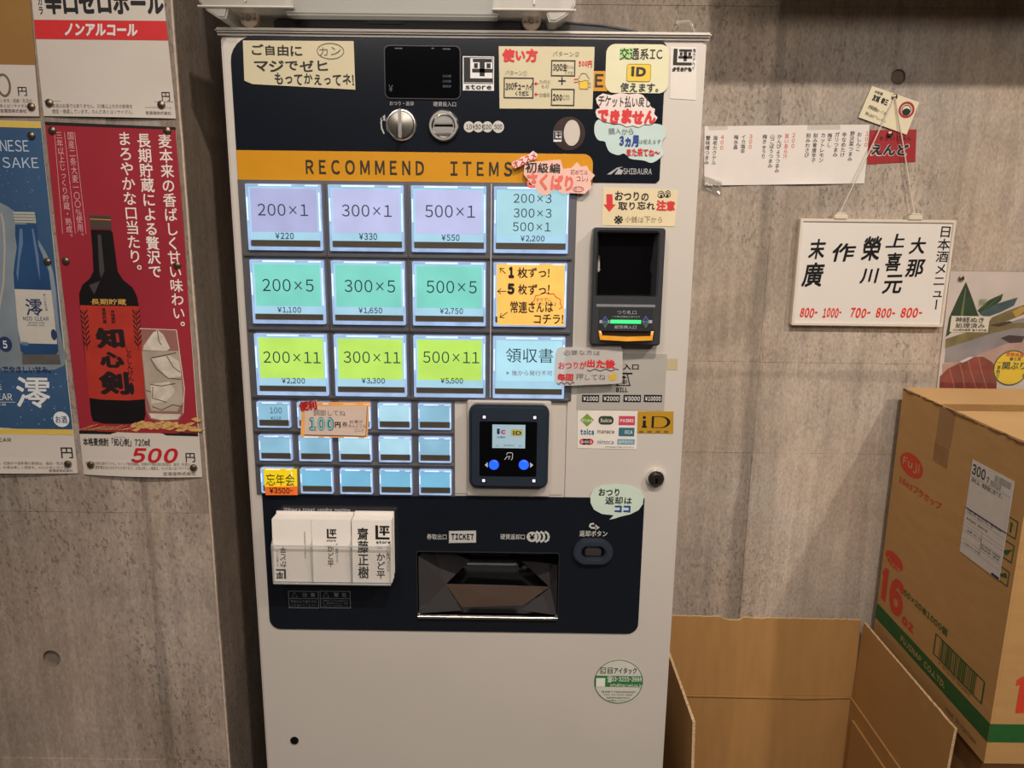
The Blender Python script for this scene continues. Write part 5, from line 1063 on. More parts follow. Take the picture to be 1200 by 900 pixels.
# ---- round metal pins
PIN = mat('pin_metal', (128, 116, 98), .3, .85, noise=.08)
pin0 = None
def pin(px_, py_, P, label, off=.001, r=.0052, group='round metal pins', m=None):
    global pin0
    u, v = P.pt(px_, py_); c = P.w(u, v, off)
    if pin0 is None:
        g = G(); g.lathe(c, [(r, 0), (r, -.001), (r*.9, -.0022), (r*.55, -.0031), (.0003, -.0034)], 'Y', 24)
        pin0 = o = g.build('wall_pin', m or PIN, base=c, smooth=True)
    else:
        o = pin0.copy(); COL.objects.link(o); o.location = c; BASE[o] = Vector(c)
    tag(o, label, 'pin', group)
    return o
for (x, y, s) in ((59, 121, 'lower left corner of the white poster with the red band'), (190, 123, 'lower right corner of the white poster with the red band'), (38, 125.5, 'price strip of the top left poster'),
        (62.5, 153, 'top left corner of the red poster'), (196.8, 153.5, 'top right corner of the red poster'), (38, 159, 'top right corner of the blue poster'),
        (57, 306.5, 'right edge of the blue poster beside the bottle neck'), (78.3, 305.6, 'left edge of the red poster at mid height'), (208.6, 310.7, 'right edge of the red poster at mid height'),
        (81.3, 542.5, 'torn lower right corner of the blue poster'), (108, 543.5, 'lower left corner of the red poster'), (228, 547, 'lower right corner of the red poster')):
    pin(x, y, PLW, 'round metal pin in the '+s, off=.0019 if y < 500 else .0035)

# ================================================================== THINGS ON THE BACK WALL
PY = FR(WY-.0006)
def curl(u, v): return .004*math.exp(-max(0, v-PY.pt(900, 216)[1])/.012)*(.5+.5*math.sin(u*34))
PM = FR(WY-.0006); PM.disp = curl
n = gridsheet('menu_strip', PM, (825.5, 148), (1019, 146), (1012.7, 215), (825, 217.5), mat('menu_paper', (226, 220, 214), .6, noise=.02), n=18, label='long white paper menu strip taped to the back wall', cat='menu')
cols = [('おしんこ', 1007, 155, 177), ('野沢菜つまみ', 998, 154, 189), ('辛なめたけ', 989, 155, 184), ('ガリつまみ', 980.5, 155, 184), ('梅干し', 972.5, 156, 172.5), ('カットレモン', 964, 156, 190), ('刻み青唐辛子', 955, 156, 190.5), ('刻みわさび', 947, 156, 184.5),
        ('かんぴょうつまみ', 912.7, 157.5, 202.5), ('山ごぼうつまみ', 904.5, 157.5, 197), ('梅きゅうり', 896, 157.5, 186), ('イカ塩辛', 871.5, 158, 180), ('梅水晶', 863, 158, 175), ('海老カクテル', 838, 159, 193), ('蟹味噌つまみ', 829.5, 159, 193)]
lay(n, ink((54, 50, 52)), lambda g: [VT(g, PM, s, x, a, x-1.5, b, 5.4, .0007, .02) for s, x, a, b in cols])
lay(n, ink((206, 84, 84)), lambda g: [VT(g, PM, s, x, a, x-1, b, 4.4 if s[0] in '1234' else 5.2, .0007, .02) for s, x, a, b in (('１００', 1015.7, 154, 172), ('２００', 930, 156, 173.5), ('旨いあら汁', 921.5, 156.5, 186), ('３００', 880, 157.5, 174.5), ('４００', 846.5, 158.5, 175.5))], 'red_lettering')
TAPE = clear('clear_tape', (226, 218, 208), .10, .2, .05)
for nm, pts, lb in (('tape_strip', [(830, 146.5), (852, 146), (852.5, 152), (830, 152.5)], 'clear tape on the top left edge of the menu strip'), ('tape_strip', [(946, 143.5), (984, 142.5), (984.5, 151.5), (946, 152.5)], 'clear tape on the top middle edge of the menu strip')):
    sheet(nm, PY, pts, TAPE, .0012, .0002, lb, 'tape', 'clear tape on the menu strip')
g = G(); rnd = random.Random(4); N = 9
pu = [[PY.pt(822+j*2.9, 205+i*2.6+j*1.0) for j in range(N)] for i in range(7)]
vs = [PY.w(p[0], p[1], .003+rnd.uniform(0, .004)) for row in pu for p in row]
g.add(vs, [(i*N+j, (i+1)*N+j, (i+1)*N+j+1, i*N+j+1) for i in range(6) for j in range(N-1)]); g.build('tape_strip', clear('tape_crumpled', (236, 230, 222), .2, .12, .45), label='crumpled shiny tape at the lower left corner of the menu strip', cat='tape', group='clear tape on the menu strip')
# red sticker card
n = sheet('paper_card', PY, [(1019.5, 152.5), (1074, 151.7), (1072.5, 189.5), (1016.3, 192.5)], mat('card_red', (158, 26, 34), .5, noise=.05), .0001, label='small red paper card right of the menu strip', cat='card')
lay(n, ink((210, 190, 184)), lambda g: (T(g, PY, 'えんど', 1019.5, 168.2, 1065.5, 183.2, .0007, .10, jit=.3)), 'lettering_halo')
random.seed(7)
lay(n, KINK, lambda g: (T(g, PY, 'えんど', 1021, 169, 1064.5, 182.3, .0009, .05, jit=.3), T(g, PY, 'そざいごはん', 1030, 159.5, 1068, 164.5, .0009, .02, rot=1)))
# name card
n = sheet('business_card', PY, [(1021, 101), (1076.3, 120), (1061.5, 158), (1005.3, 137.7)], mat('card_ivory', (226, 216, 186), .6, noise=.03), .0026, label='cream name card with a red round emblem, pinned at an angle on the back wall', cat='card')
lay(n, KINK, lambda g: (T(g, PY, '友城 幸三', 1021, 113.5, 1040.5, 121.5, .0033, .05, rot=-19), T(g, PY, 'お好焼', 1024, 107.3, 1034, 111, .0033, .03, rot=-19), T(g, PY, '東京都中央区', 1017.5, 124.5, 1027.5, 127.8, .0033, .0, rot=-19), T(g, PY, '日本橋室町一丁目', 1015.5, 128, 1038, 131.5, .0033, .0, rot=-19), T(g, PY, '電話 03-3241', 1013, 133.5, 1028, 136, .0033, 0, rot=-19), T(g, PY, 'mail info', 1012, 137, 1038, 139.6, .0033, 0, rot=-19)))
lay(n, ink((168, 36, 40)), lambda g: ring(g, PY, 1061.3, 129, 9.3, 2.6, .0033), 'emblem_ring')
lay(n, KINK, lambda g: (disc(g, PY, 1061, 131.5, 4.6, .0035, ry=4), ring(g, PY, 1061.2, 129, 5.6, .8, .0034)), 'emblem_dark')
pin(1042.3, 157, PY, 'brass pin at the lower edge of the cream name card', .0032, group='brass pins on the back wall')
p_ = pin(1047, 114, PY, 'brass pin that holds the string of the whiteboard', .0038, group='brass pins on the back wall')
# hanging whiteboard
PBd = FR(WY-.016)
a = R(PBd, 937.5, 257, 1120.5, 382.3)
x0 = PBd.pt(932.8, 320)[0]; x1 = PBd.pt(1113, 320)[0]; z1 = PBd.pt(1029, 257)[1]; z0 = PBd.pt(1016, 382.3)[1]
wb = empty('whiteboard', ((x0+x1)/2, WY-.01, z0), 'small white menu board hanging from a string on the back wall', 'whiteboard')
g = G(); g.plate(FR(0), rr(x0+.003, x1-.003, z0+.003, z1-.003, 0), [], -(WY-.004), -(WY-.0135)); g.build('board', mat('board_white', (228, 224, 218), .28, noise=.02, nscale=6), wb)
g = G(); g.plate(FR(0), rr(x0, x1, z0, z1, .002), [rr(x0+.0052, x1-.0052, z0+.0055, z1-.0055, .001)], -(WY-.002), -(WY-.0165), bev=.0008); g.build('board_frame', mat('frame_white', (222, 212, 200), .35, noise=.03), wb)
PI = FR(WY-.0137)
def f(g):
    VT(g, PI, '日本酒メニュー', 1105, 265.3, 1100, 362.5, 14.5, .0004, .01, jit=.4)
    for s, q in (('大', (1065.5, 278, 1085, 297.5)), ('那', (1061, 304, 1084, 324.5)), ('上', (1038, 274, 1060, 290)), ('喜', (1037.5, 296, 1056.5, 317.7)), ('元', (1034, 322, 1057.5, 344)), ('榮', (1009.5, 277, 1033, 305.5)), ('川', (1007.5, 314.5, 1030, 332)), ('作', (975.5, 285, 1003, 306.5)), ('末', (947.5, 280, 967.5, 303.5)), ('廣', (939.5, 307.5, 966, 336))):
        T(g, PI, s, *q, off=.0004, bold=.028, shear=.16, rot=2)
lay(wb, ink((18, 18, 20), .4), f)
def f(g):
    for s, xa, xb in (('800-', 937.5, 958), ('1000-', 964, 986), ('700-', 997, 1020), ('800-', 1026.5, 1049), ('800-', 1055.5, 1080.5)): T(g, PI, s, xa, 360.5, xb, 372.7, .0004, .045, jit=.6, shear=.2)
lay(wb, ink((226, 58, 44), .4), f, 'red_lettering')
cl = []
for (xa, xb) in ((977, 993), (1064.3, 1081)):
    u0 = PBd.pt(xa, 254)[0]; u1 = PBd.pt(xb, 254)[0]
    g = G(); g.box(u0, u1, WY-.019, WY-.001, z1-.001, z1+.0082, .0015); g.box(u0+.004, u1-.004, WY-.0175, WY-.006, z1+.0082, z1+.0115, .001); g.build('hanger_clip', mat('clip_cream', (220, 210, 190), .4), wb, smooth=True); cl.append((u0+u1)/2)
u, v = PY.pt(1047, 114); pp = PY.w(u, v, .006)
g = G(); g.tube([(cl[0], WY-.011, z1+.01), (cl[0]+(pp.x-cl[0])*.5, WY-.010, (z1+.01+pp.z)/2), pp, ], .0011, 8); g.tube([pp, (cl[1]+(pp.x-cl[1])*.5, WY-.010, (z1+.01+pp.z)/2), (cl[1], WY-.011, z1+.01)], .0011, 8); g.build('string', mat('string_white', (214, 204, 190), .7, noise=.1, nscale=400), wb, smooth=True)
# ---- fish poster in a clear sleeve
PF = FR(WY-.0012); xr = 1290
a0 = PF.pt(1113.5, 318)
n = gridsheet('poster', PF, (1113.5, 318), (xr, 319.5), (1286, 470), (1096.5, 466), mat('print_ice_white', (224, 212, 206), .35, noise=.1, nscale=14), n=8, label='poster of fish, green leaves and red meat beside the whiteboard', cat='poster')
B_ = .0007
lay(n, mat('print_leaf_green', (34, 66, 34), .35, noise=.25, nscale=40), lambda g: (poly(g, PF, [(1131.7, 330), (1138, 346), (1145, 366), (1148, 372), (1141, 373), (1124, 380), (1112, 392), (1108, 395), (1112, 372), (1121, 352)], B_), poly(g, PF, [(1145, 364), (1158, 352), (1175.5, 344), (1173, 352), (1162, 361), (1150, 369)], B_)), 'leaf_print')
lay(n, mat('print_leaf_blue', (66, 92, 96), .35, noise=.2, nscale=40), lambda g: poly(g, PF, [(1147, 368), (1165, 357), (1180, 352), (1192.5, 348.5), (1188, 358), (1172, 366), (1155, 372)], B_+.0001), 'blue_leaf_print')
lay(n, ink((110, 130, 74)), lambda g: (poly(g, PF, [(1131, 338), (1131.8, 338), (1128, 372), (1125, 372)], B_+.0002), [stroke(g, PF, [(1146+i*2.1, 360-j*3), (1149+i*2.2, 354-j*2)], .7, B_+.0002) for i in range(4) for j in range(3)], stroke(g, PF, [(1150, 366), (1173, 346)], .5, B_+.0002)), 'leaf_vein_print')
fish = mat('print_fish_olive', (128, 116, 72), .3, noise=.3, nscale=35); belly = mat('print_fish_silver', (150, 146, 150), .3, noise=.2, nscale=25); bpink = mat('print_fish_pink', (188, 158, 150), .3, noise=.2, nscale=20)
lay(n, belly, lambda g: (poly(g, PF, [(1108, 407), (1122, 401), (1150, 390), (1180, 378), (1215, 368), (1240, 380), (1240, 398), (1215, 396), (1180, 402), (1150, 414), (1125, 424), (1106, 425)], B_+.0003)), 'fish_belly_print')
lay(n, bpink, lambda g: poly(g, PF, [(1104, 426), (1125, 424), (1150, 414), (1180, 402), (1215, 396), (1240, 398), (1240, 425), (1190, 425), (1150, 428), (1104, 438)], B_+.0002), 'fish_pink_print')
lay(n, fish, lambda g: (poly(g, PF, [(1108, 397), (1130, 390), (1160, 381), (1190, 378.5), (1225, 377), (1225, 386), (1190, 384), (1160, 391), (1130, 401), (1107, 408)], B_+.0005), poly(g, PF, [(1155, 382), (1162, 372), (1180, 364), (1200, 357), (1225, 354), (1230, 360), (1205, 366), (1185, 374), (1170, 380)], B_+.0005)), 'fish_back_print')
lay(n, ink((196, 160, 70)), lambda g: poly(g, PF, [(1186, 365), (1197, 359), (1204, 360), (1196, 368), (1190, 372)], B_+.0007), 'fin_print')
lay(n, ink((62, 42, 40)), lambda g: (poly(g, PF, [(1172, 396), (1182, 392.5), (1200, 394), (1197, 401), (1183, 402)], B_+.0007), poly(g, PF, [(1158, 381), (1183, 376), (1186, 378), (1170, 383)], B_+.0007)), 'fish_dark_print')
lay(n, mat('print_meat', (132, 48, 40), .3, noise=.35, nscale=40), lambda g: poly(g, PF, [(1100, 466), (1101, 441), (1110, 432), (1124, 425), (1140, 418), (1152, 418), (1162, 424), (1168, 432), (1167, 466)], B_+.0007), 'meat_print')
lay(n, ink((196, 110, 96)), lambda g: [stroke(g, PF, q, .8, B_+.0009) for q in ([(1124, 426), (1128, 440), (1131, 462)], [(1134, 422), (1138, 438), (1146, 462)], [(1146, 419), (1149, 432), (1156, 456)], [(1112, 432), (1117, 450), (1119, 464)])], 'meat_line_print')
lay(n, ink((216, 214, 220)), lambda g: poly(g, PF, [(1124, 423.5), (1136, 418), (1141, 418), (1134, 422), (1127, 425)], B_+.0009), 'ice_print')
lay(n, ink((232, 226, 208)), lambda g: rect(g, PF, 1113.3, 370.3, 1158.3, 389, B_+.0009), 'white_label')
lay(n, KINK, lambda g: (T(g, PF, '神経ぬき', 1119, 371.5, 1152.5, 378, B_+.0012, .02), T(g, PF, '処理済み', 1119, 378.5, 1153.5, 384.5, B_+.0012, .02), T(g, PF, '大分県佐賀関 富士見水産', 1116, 385.3, 1155.5, 388, B_+.0012, .02)), 'label_lettering')
cc = PF.pt(1184.5, 431)
lay(n, ink((40, 84, 40)), lambda g: disc(g, PF, 1184.5, 431, 21.2, B_+.0009), 'badge_rim')
lay(n, ink((240, 206, 36)), lambda g: disc(g, PF, 1184.5, 431, 19.8, B_+.0011), 'yellow_badge')
lay(n, ink((34, 78, 40)), lambda g: (T(g, PF, '関ぶり', 1174, 424, 1201, 433, B_+.0014, .03), T(g, PF, '富士見', 1182.5, 418.5, 1196, 422.5, B_+.0014, .03), VT(g, PF, '一本釣り', 1170.5, 424.5, 1168, 443, 4.5, B_+.0014, .03), T(g, PF, '登', 1197, 438, 1200.5, 442, B_+.0014, .03)), 'badge_lettering')
lay(n, ink((206, 90, 40)), lambda g: T(g, PF, '登録商標', 1178, 412.8, 1199, 418, B_+.0014, .03, rot=-4), 'badge_red_lettering')
g = G(); q = [PF.pt(*p) for p in ((1112, 316.5), (1292, 318), (1288, 472), (1094.5, 468))]; g.plate(PF, q, [], .0028, .003); g.build('clear_sleeve', clear('sleeve', (246, 244, 242), .02, .08, .05), n)
pin(1125.3, 326, PF, 'brass pin in the top left corner of the fish poster', .0034, group='brass pins on the back wall')

# ================================================================== CARTONS
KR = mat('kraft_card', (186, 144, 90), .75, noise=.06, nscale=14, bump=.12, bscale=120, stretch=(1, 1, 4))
KRI = mat('kraft_inside', (176, 134, 80), .8, noise=.06, nscale=10, bump=.10, bscale=120, stretch=(6, 1, 1))
KRE = mat('corrugated_edge', (206, 176, 136), .9, noise=.35, nscale=420)
KRD = mat('kraft_torn', (112, 80, 48), .9, noise=.25, nscale=120)
XC = .806; cy0, cy1, cz0, cz1 = .037, .418, .677, 1.187; XR = 1.36
PCL = Pl((XC, 0, 0), (0, -1, 0), (0, 0, 1))
PCF = Pl((0, cy0, 0), (1, 0, 0), (0, 0, 1))
bc = empty('carton', ((XC+XR)/2, (cy0+cy1)/2, cz0), 'large closed cardboard carton with red and green printing, topmost of its stack', 'carton')
g = G(); g.plate(PCL, rr(-cy1, -cy0, cz0, cz1, .0), [], -.004, 0); g.build('side_panel', KR, bc)
g = G(); g.plate(PCF, rr(XC+.0042, XR, cz0, cz1, 0), [], -.004, 0); g.build('front_panel', KR, bc)
g = G(); g.box(XC+.0042, XR, cy1-.004, cy1, cz0, cz1); g.build('back_panel', KR, bc)
g = G(); g.box(XR-.004, XR, cy0+.0042, cy1-.0042, cz0, cz1); g.build('side_panel', KR, bc)
g = G(); g.box(XC+.0042, XR-.004, cy0+.0042, cy1-.0042, cz0, cz0+.004); g.build('bottom_panel', KR, bc)
ymid = atm = None
pm = Pl((0, 0, cz1+.004), (1, 0, 0), (0, 1, 0))
cm = (cy0+cy1)/2+.035
for ya, yb in ((cy0-.001, cm-.0008), (cm+.0008, cy1+.001)):
    g = G(); jag = [(XC-.001+random.uniform(0, .0028), ya+(yb-ya)*i/16) for i in range(17)]
    g.plate(pm, [(XR, ya)]+[(XR, yb)]+jag[::-1], [], -.0035, 0); g.build('top_flap', mat('kraft_top', (206, 166, 112), .75, noise=.06, nscale=9, bump=.1, bscale=90), bc)
g = G(); n_ = 40
pts = [(XC+.001+random.uniform(-.0012, .0010), cy0+(cy1-cy0)*i/n_, cz1+.0006+random.uniform(-.0012, .0012)) for i in range(n_+1)]
g.tube(pts, .0022, 5); g.build('torn_edge', KRD, bc)
TP2 = clear('packing_tape', (190, 146, 92), .35, .15, .04)
g = G(); g.box(XC+.002, XR, cm-.024, cm+.024, cz1+.0042, cz1+.0046); tb = g.build('packing_tape', TP2, bc)
u = R(PCL, 1112, 482, 1127, 539)
tw = PCL.pt(1113, 520)[0]; tw2 = PCL.pt(1131, 520)[0]; tv = PCL.pt(1120, 516)[1]; tv2 = PCL.pt(1120, 538)[1]
g = G(); g.plate(PCL, rr(-cm-.024, -cm+.024, cz1-.062, cz1+.004, 0), [], .0002, .0006); g.build('packing_tape', TP2, bc)
g = G(); g.plate(PCL, rr(-cm-.025, -cm+.021, cz1-.098, cz1-.064, .0), [], .0002, .0004); g.build('tape_mark', mat('tape_mark', (150, 110, 68), .6, noise=.1), bc)
# print on the left side
RD = mat('print_red', (204, 64, 40), .7, noise=.06, nscale=60); GR = mat('print_green', (34, 92, 40), .7, noise=.08, nscale=60)
def bu(x0, y0, x1, y1):  # plane box from two opposite pixel corners
    a = PCL.pt(x0, y0); b = PCL.pt(x1, y1); return a[0], b[1], b[0], a[1]
def TL(g, s, x0, y0, x1, y1, off=.0006, **k): return T(g, PCL, s, *bu(x0, y0, x1, y1), off=off, px=False, **k)
def TL2(g, s, xl, yt, yb, xr, yr_, off=.0006, **k):
    a = PCL.pt(xl, yt); b = PCL.pt(xl, yb); c = PCL.pt(xr, yr_)
    return T(g, PCL, s, a[0], b[1], c[0], a[1], off=off, px=False, **k)
vt = (PCL.pt(1024, 701)[1]+PCL.pt(1160, 849)[1])/2; vb = (PCL.pt(1021, 717.5)[1]+PCL.pt(1159, 872)[1])/2
lay(bc, GR, lambda g: (g.plate(PCL, rr(-cy1, -cy0, vb, vt, 0), [], .0003, .0003), g.plate(PCF, rr(XC, XR, vb, vt, 0), [], .0003, .0003)), 'green_stripe')
lay(bc, mat('print_kraft_gap', (196, 158, 110), .75), lambda g: TL2(g, 'FUJINAP CO.,LTD.', 1056.5, 744.5, 752.5, 1107, 806, bold=.02), 'stripe_lettering')
e0 = PCL.pt(1055, 538.5); e1 = PCL.pt(1082, 552.5); k0 = PCL.pt(1037.5, 652.5); k1 = PCL.pt(1059, 661.5)
def f(g):
    TL2(g, '16ozプラカップ', 1054.5, 556.5, 565.5, 1103, 597, bold=.025)
    a = PCL.pt(1037, 663.5); b = PCL.pt(1058, 718)
    q = [PCL.pt(1032.5, 690), PCL.pt(1040, 690)]; zt_, zb_ = PCL.pt(1037, 663.5)[1], PCL.pt(1033, 701)[1]
    g.plate(PCL, [(q[0][0]+.004, zb_), (q[1][0]-.002, zb_), (q[1][0]-.002, zt_), (q[0][0]+.009, zt_), (q[0][0], zt_-.012), (q[0][0], zt_-.020), (q[0][0]+.004, zt_-.018)], [], .0006, .0006)
    T(g, PCL, '6', PCL.pt(1042, 700)[0], PCL.pt(1046, 717)[1], PCL.pt(1059.5, 700)[0], PCL.pt(1046, 672)[1], .0006, .06, px=False)
    TL2(g, 'oz', 1058, 720, 730.5, 1071, 735, bold=.06)
lay(bc, RD, f, 'red_print')
lay(bc, RD, lambda g: g.plate(PCL, ell((e0[0]+e1[0])/2, (e0[1]+e1[1])/2, (e1[0]-e0[0])/2, .0215), [], .0004, .0004), 'red_oval'); lay(bc, RD, lambda g: g.plate(PCL, ell((k0[0]+k1[0])/2, (k0[1]+k1[1])/2, (k1[0]-k0[0])/2, .0145), [], .0004, .0004), 'red_oval')
lay(bc, mat('print_kraft_gap', (196, 158, 110), .75), lambda g: (TL2(g, 'Fuji', 1059.5, 533.5, 546.5, 1078, 551, .0007, bold=.03), TL2(g, 'Clear', 1040, 650, 659.5, 1057, 661, .0007)), 'oval_lettering')
def sq(g, x0, y0, x1, y1):
    a = bu(x0, y0, x1, y1); g.plate(PCL, rr(a[0], a[2], a[1], a[3], 0), [rr(a[0]+.002, a[2]-.002, a[1]+.0016, a[3]-.0016, 0)], .0005, .0005); return a
def f(g):
    TL2(g, '50×20本1000個', 1060.5, 689.5, 698.5, 1111, 737, bold=.03)
    a = sq(g, 1180, 603, 1190.5, 632.5); m_ = (a[0]+a[2])/2; h_ = a[3]-a[1]
    g.plate(PCL, [(m_-.004, a[3]-h_*.4), (m_+.004, a[3]-h_*.4), (m_, a[3]-h_*.18)], [], .0005, .0005); g.plate(PCL, rr(m_-.002, m_+.002, a[1]+h_*.2, a[3]-h_*.42, 0), [], .0005, .0005)
    a = sq(g, 1175, 630, 1186, 660.5); g.plate(PCL, [(a[0]+.004, a[1]+.01), ((a[0]+a[2])/2, a[1]+.006), (a[2]-.003, a[3]-.008), ((a[0]+a[2])/2, a[3]-.013)], [], .0005, .0005)
    a = sq(g, 1165, 657, 1181, 688); g.plate(PCL, [(a[0]+.008, a[3]-.018), (a[2]-.004, a[3]-.012), (a[2]-.008, a[3]-.005)], [], .0005, .0005)
    a = bu(1094.5, 741.5, 1153, 826.5); q0 = PCL.pt(1097, 742); q1 = PCL.pt(1155, 799); q2 = PCL.pt(1151, 826); q3 = PCL.pt(1093, 765)
    U0, U1, V0, V1 = (q0[0]+q3[0])/2, (q1[0]+q2[0])/2, (q2[1]+q3[1])/2, (q0[1]+q1[1])/2
    g.plate(PCL, rr(U0, U1, V0, V1, 0), [rr(U0+.0035, U1-.0035, V0+.002, V1-.002, 0)], .0005, .0005)
    x = U0+.018; rn = random.Random(3)
    while x < U1-.02:
        ww = rn.choice((.0012, .002, .0032)); g.plate(PCL, rr(x, x+ww, V0+.0015, V1-.0015, 0), [], .0005, .0005); x += ww+rn.choice((.0014, .002, .003))
    T(g, PCL, '4 971079 502001', U0+.02, V0-.008, U1-.03, V0-.0025, .0005, 0, px=False)
lay(bc, GR, f, 'green_print')
lay(bc, ink((92, 70, 44)), lambda g: TL2(g, 'MADE IN VIETNAM', 1109, 828, 833, 1144, 868), 'faint_print')
lay(bc, RD, lambda g: (g.plate(PCF, [(XC+.035, .766), (XC+.048, .766), (XC+.048, .828), (XC+.036, .828), (XC+.029, .822), (XC+.029, .812), (XC+.035, .814)], [], .0005, .0005), g.plate(PCF, ell(XC+.085, .796, .022, .032), [ell(XC+.085, .790, .009, .014)], .0005, .0005)), 'front_red_print')
# shipping label
q = bu(1139, 538, 1175, 674.5); LW = q[2]-q[0]
u0, v0, u1, v1 = PCL.pt(1133, 590)[0], PCL.pt(1127.5, 647.5)[1], PCL.pt(1181.5, 615)[0], PCL.pt(1139, 537.5)[1]
g = G(); g.plate(PCL, rr(u0, u1, v0, v1, .001), [], .0004, .0009); sl_ = g.build('shipping_label', mat('label_paper', (210, 206, 202), .5), bc)
vh = PCL.pt(1133, 594)[1]; LHt = v1-v0; Lw = u1-u0
def f(g):
    T(g, PCL, '300', u0+Lw*.03, v1-LHt*.145, u0+Lw*.36, v1-LHt*.035, .0012, .03, px=False); T(g, PCL, '7', u0+Lw*.4, v1-LHt*.15, u0+Lw*.46, v1-LHt*.09, .0012, .02, px=False); T(g, PCL, '80010', u0+Lw*.5, v1-LHt*.155, u0+Lw*.74, v1-LHt*.10, .0012, 0, px=False)
    T(g, PCL, '荷札は、複数個口用です。', u0+Lw*.05, v1-LHt*.225, u0+Lw*.8, v1-LHt*.175, .0012, 0, px=False)
    for i in range(3): T(g, PCL, '発送 東京都神田須田町', u0+Lw*.58, v1-LHt*(.05+.022*i), u0+Lw*.95, v1-LHt*(.033+.022*i), .0012, 0, px=False)
    for i, (s, a, b, c_, d_) in enumerate((('(株)東京包装 発送部', .05, .9, .515, .535), ('お届け先 神田かど平 店', .05, .7, .54, .557), ('株式会社 包材の店', .06, .6, .60, .63), ('記事 10 72,', .12, .5, .72, .745), ('割れ物注意 天地無用', .5, .95, .77, .79), ('取扱店 東京', .5, .95, .80, .82), ('ご依頼主控え 保管用', .08, .5, .87, .885))):
        T(g, PCL, s, u0+Lw*a, v1-LHt*d_, u0+Lw*b, v1-LHt*c_, .0012, 0, px=False)
    for t in (.165, .575, .66, .70, .76, .84, .9): g.plate(PCL, rr(u0+Lw*.02, u1-Lw*.02, v1-LHt*t-.0003, v1-LHt*t, 0), [], .0011, .0011)
    g.plate(PCL, rr(u0+Lw*.48, u0+Lw*.485, v1-LHt*.9, v1-LHt*.66, 0), [], .0011, .0011)
g = G(); f(g); g.build('label_lettering', ink((40, 40, 46)), sl_)
g = G(); g.plate(PCL, rr(u0, u1, vh-.0018, vh, 0), [], .0012, .0012); g.plate(PCL, rr(u0+Lw*.82, u1, v0+.0005, v0+LHt*.03, 0), [], .0012, .0012); g.build('navy_bar', ink((30, 40, 96)), sl_)
# lower carton of the stack
g2 = empty('carton', ((XC+XR)/2, .24, 0), 'plain brown carton under the big printed carton', 'carton')
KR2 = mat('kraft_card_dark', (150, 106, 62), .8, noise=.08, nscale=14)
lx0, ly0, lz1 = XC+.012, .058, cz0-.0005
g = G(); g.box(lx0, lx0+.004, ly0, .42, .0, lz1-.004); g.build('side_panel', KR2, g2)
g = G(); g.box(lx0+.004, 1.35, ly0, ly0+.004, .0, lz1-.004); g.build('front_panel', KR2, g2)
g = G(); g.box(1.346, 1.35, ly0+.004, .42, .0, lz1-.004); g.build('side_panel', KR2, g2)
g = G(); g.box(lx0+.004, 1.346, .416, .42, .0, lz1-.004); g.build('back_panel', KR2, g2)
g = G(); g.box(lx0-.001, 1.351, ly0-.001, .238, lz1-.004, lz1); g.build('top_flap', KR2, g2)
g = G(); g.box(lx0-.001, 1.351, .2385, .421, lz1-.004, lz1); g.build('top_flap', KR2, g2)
# ---- open carton with raised flaps
ox0, ox1, oy0, oy1, ozc, ozt = .372, .778, .083, .42, .533, .7055
oc = empty('carton', ((ox0+ox1)/2, (oy0+oy1)/2, 0), 'open empty cardboard carton with raised flaps beside the machine', 'carton')
t_ = .005
g = G(); g.box(ox0, ox1, oy1-t_, oy1, .0, ozc-.001); g.build('back_panel', KRI, oc)
g = G(); g.box(ox1-t_, ox1, oy0+t_, oy1-t_-.0005, .0, ozc-.001); g.build('side_panel', KRI, oc)
g = G(); g.box(ox0, ox0+t_, oy0+t_, oy1-t_-.0005, .0, ozc-.001); g.build('side_panel', KRI, oc)
g = G(); g.box(ox0, ox1, oy0, oy0+t_, .0, ozc-.001); g.build('front_panel', KRI, oc)
g = G(); g.box(ox0+t_, ox1-t_, oy0+t_, oy1-t_, .004, .008); g.build('bottom_panel', KRI, oc)
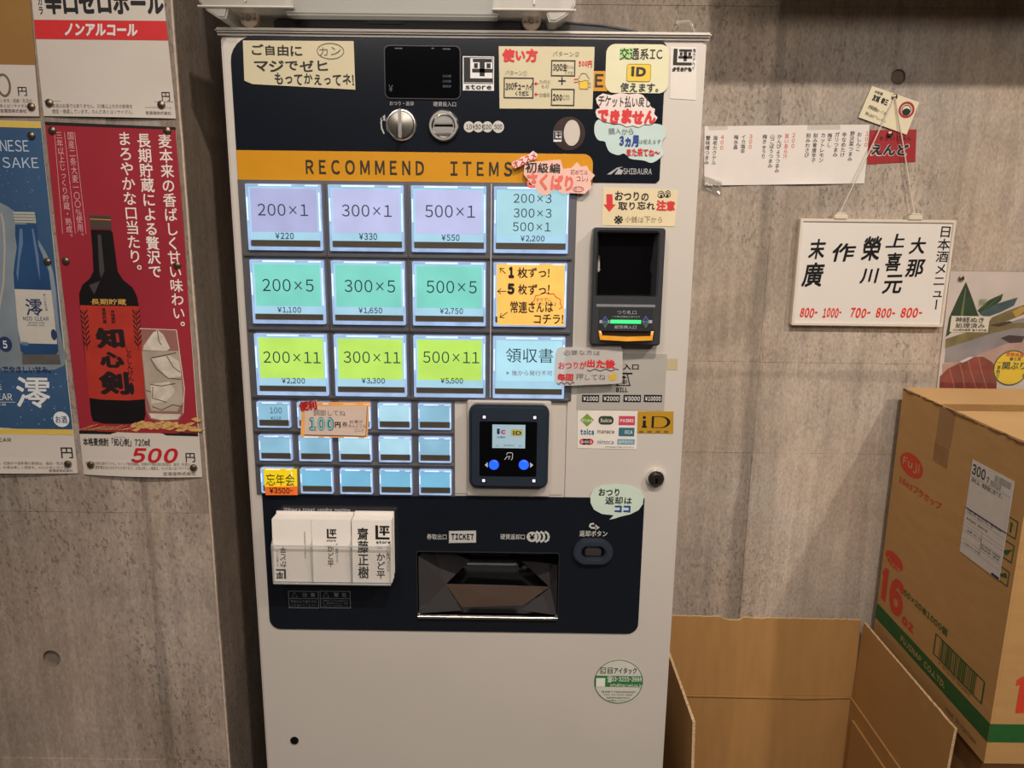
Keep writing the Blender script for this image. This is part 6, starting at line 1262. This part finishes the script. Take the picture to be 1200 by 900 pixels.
def flap(a, b, zt_fn, n, out, name='flap'):
    """upright flap from a to b (xy) with a wavy top edge; out = thickness direction"""
    a = Vector((a[0], a[1], 0)); b = Vector((b[0], b[1], 0)); o = Vector((out[0], out[1], 0)); th = .0045
    vs = []
    for i in range(n+1):
        p = a+(b-a)*i/n; z = zt_fn(i/n); k = (z-ozc)/(ozt-ozc)
        for s in (0, th):
            vs.append(p+o*s+Vector((0, 0, ozc))); vs.append(p+o*s+o*.006*k+Vector((0, 0, z)))
    fs = []; es = []
    for i in range(n):
        q = 4*i; r = q+4
        fs += [(q, r, r+1, q+1), (q+2, q+3, r+3, r+2), (q, q+2, r+2, r)]; es += [(q+1, r+1, r+3, q+3)]
    es += [(0, 1, 3, 2), (4*n, 4*n+2, 4*n+3, 4*n+1)]
    g = G(); g.add(vs, fs); g.m = 1; g.mi += [1]*len(es); g.f += es
    return g.build(name, [KRI, KRE], oc)
rn = random.Random(9)
def topb(t):
    z = .7075+rn.uniform(-.0007, .0007)-.004*t
    if .30 < t < .42: z -= .006*math.sin((t-.30)/.12*math.pi)+rn.uniform(0, .002)
    if .47 < t < .52: z -= .002
    return z
flap((ox0, oy1-.001), (ox1+.003, oy1-.001), topb, 70, (0, 1))
flap((ox1-.0015, oy1-.004), (ox1-.0015, oy0), lambda t: .7035+rn.uniform(-.0006, .0006), 50, (1, 0))
flap((ox0, oy1-.004), (ox0, oy0), lambda t: .7035+.006*t+rn.uniform(-.0006, .0006), 50, (-1, 0))
# front flap folded down outside, hidden seams of the inner folds
g = G(); g.box(ox0, ox1, oy0-.005, oy0-.0005, ozc-.17, ozc-.002); g.build('flap', KRI, oc)
for z_, in ((ozc-.0005,),):
    g = G(); g.tube([(ox0+.004, oy1-.006, z_-.002), (ox1-.12, oy1-.0055, z_-.005), (ox1-.10, oy1-.006, z_-.0055), (ox1-.006, oy1-.006, z_-.001)], .0009, 6); g.build('fold_crease', KRD, oc)
g = G(); g.box(ox1-.0095, ox1-.0055, oy0+.02, oy1-.03, .02, ozc-.035); g.build('inner_liner', KRI, oc)
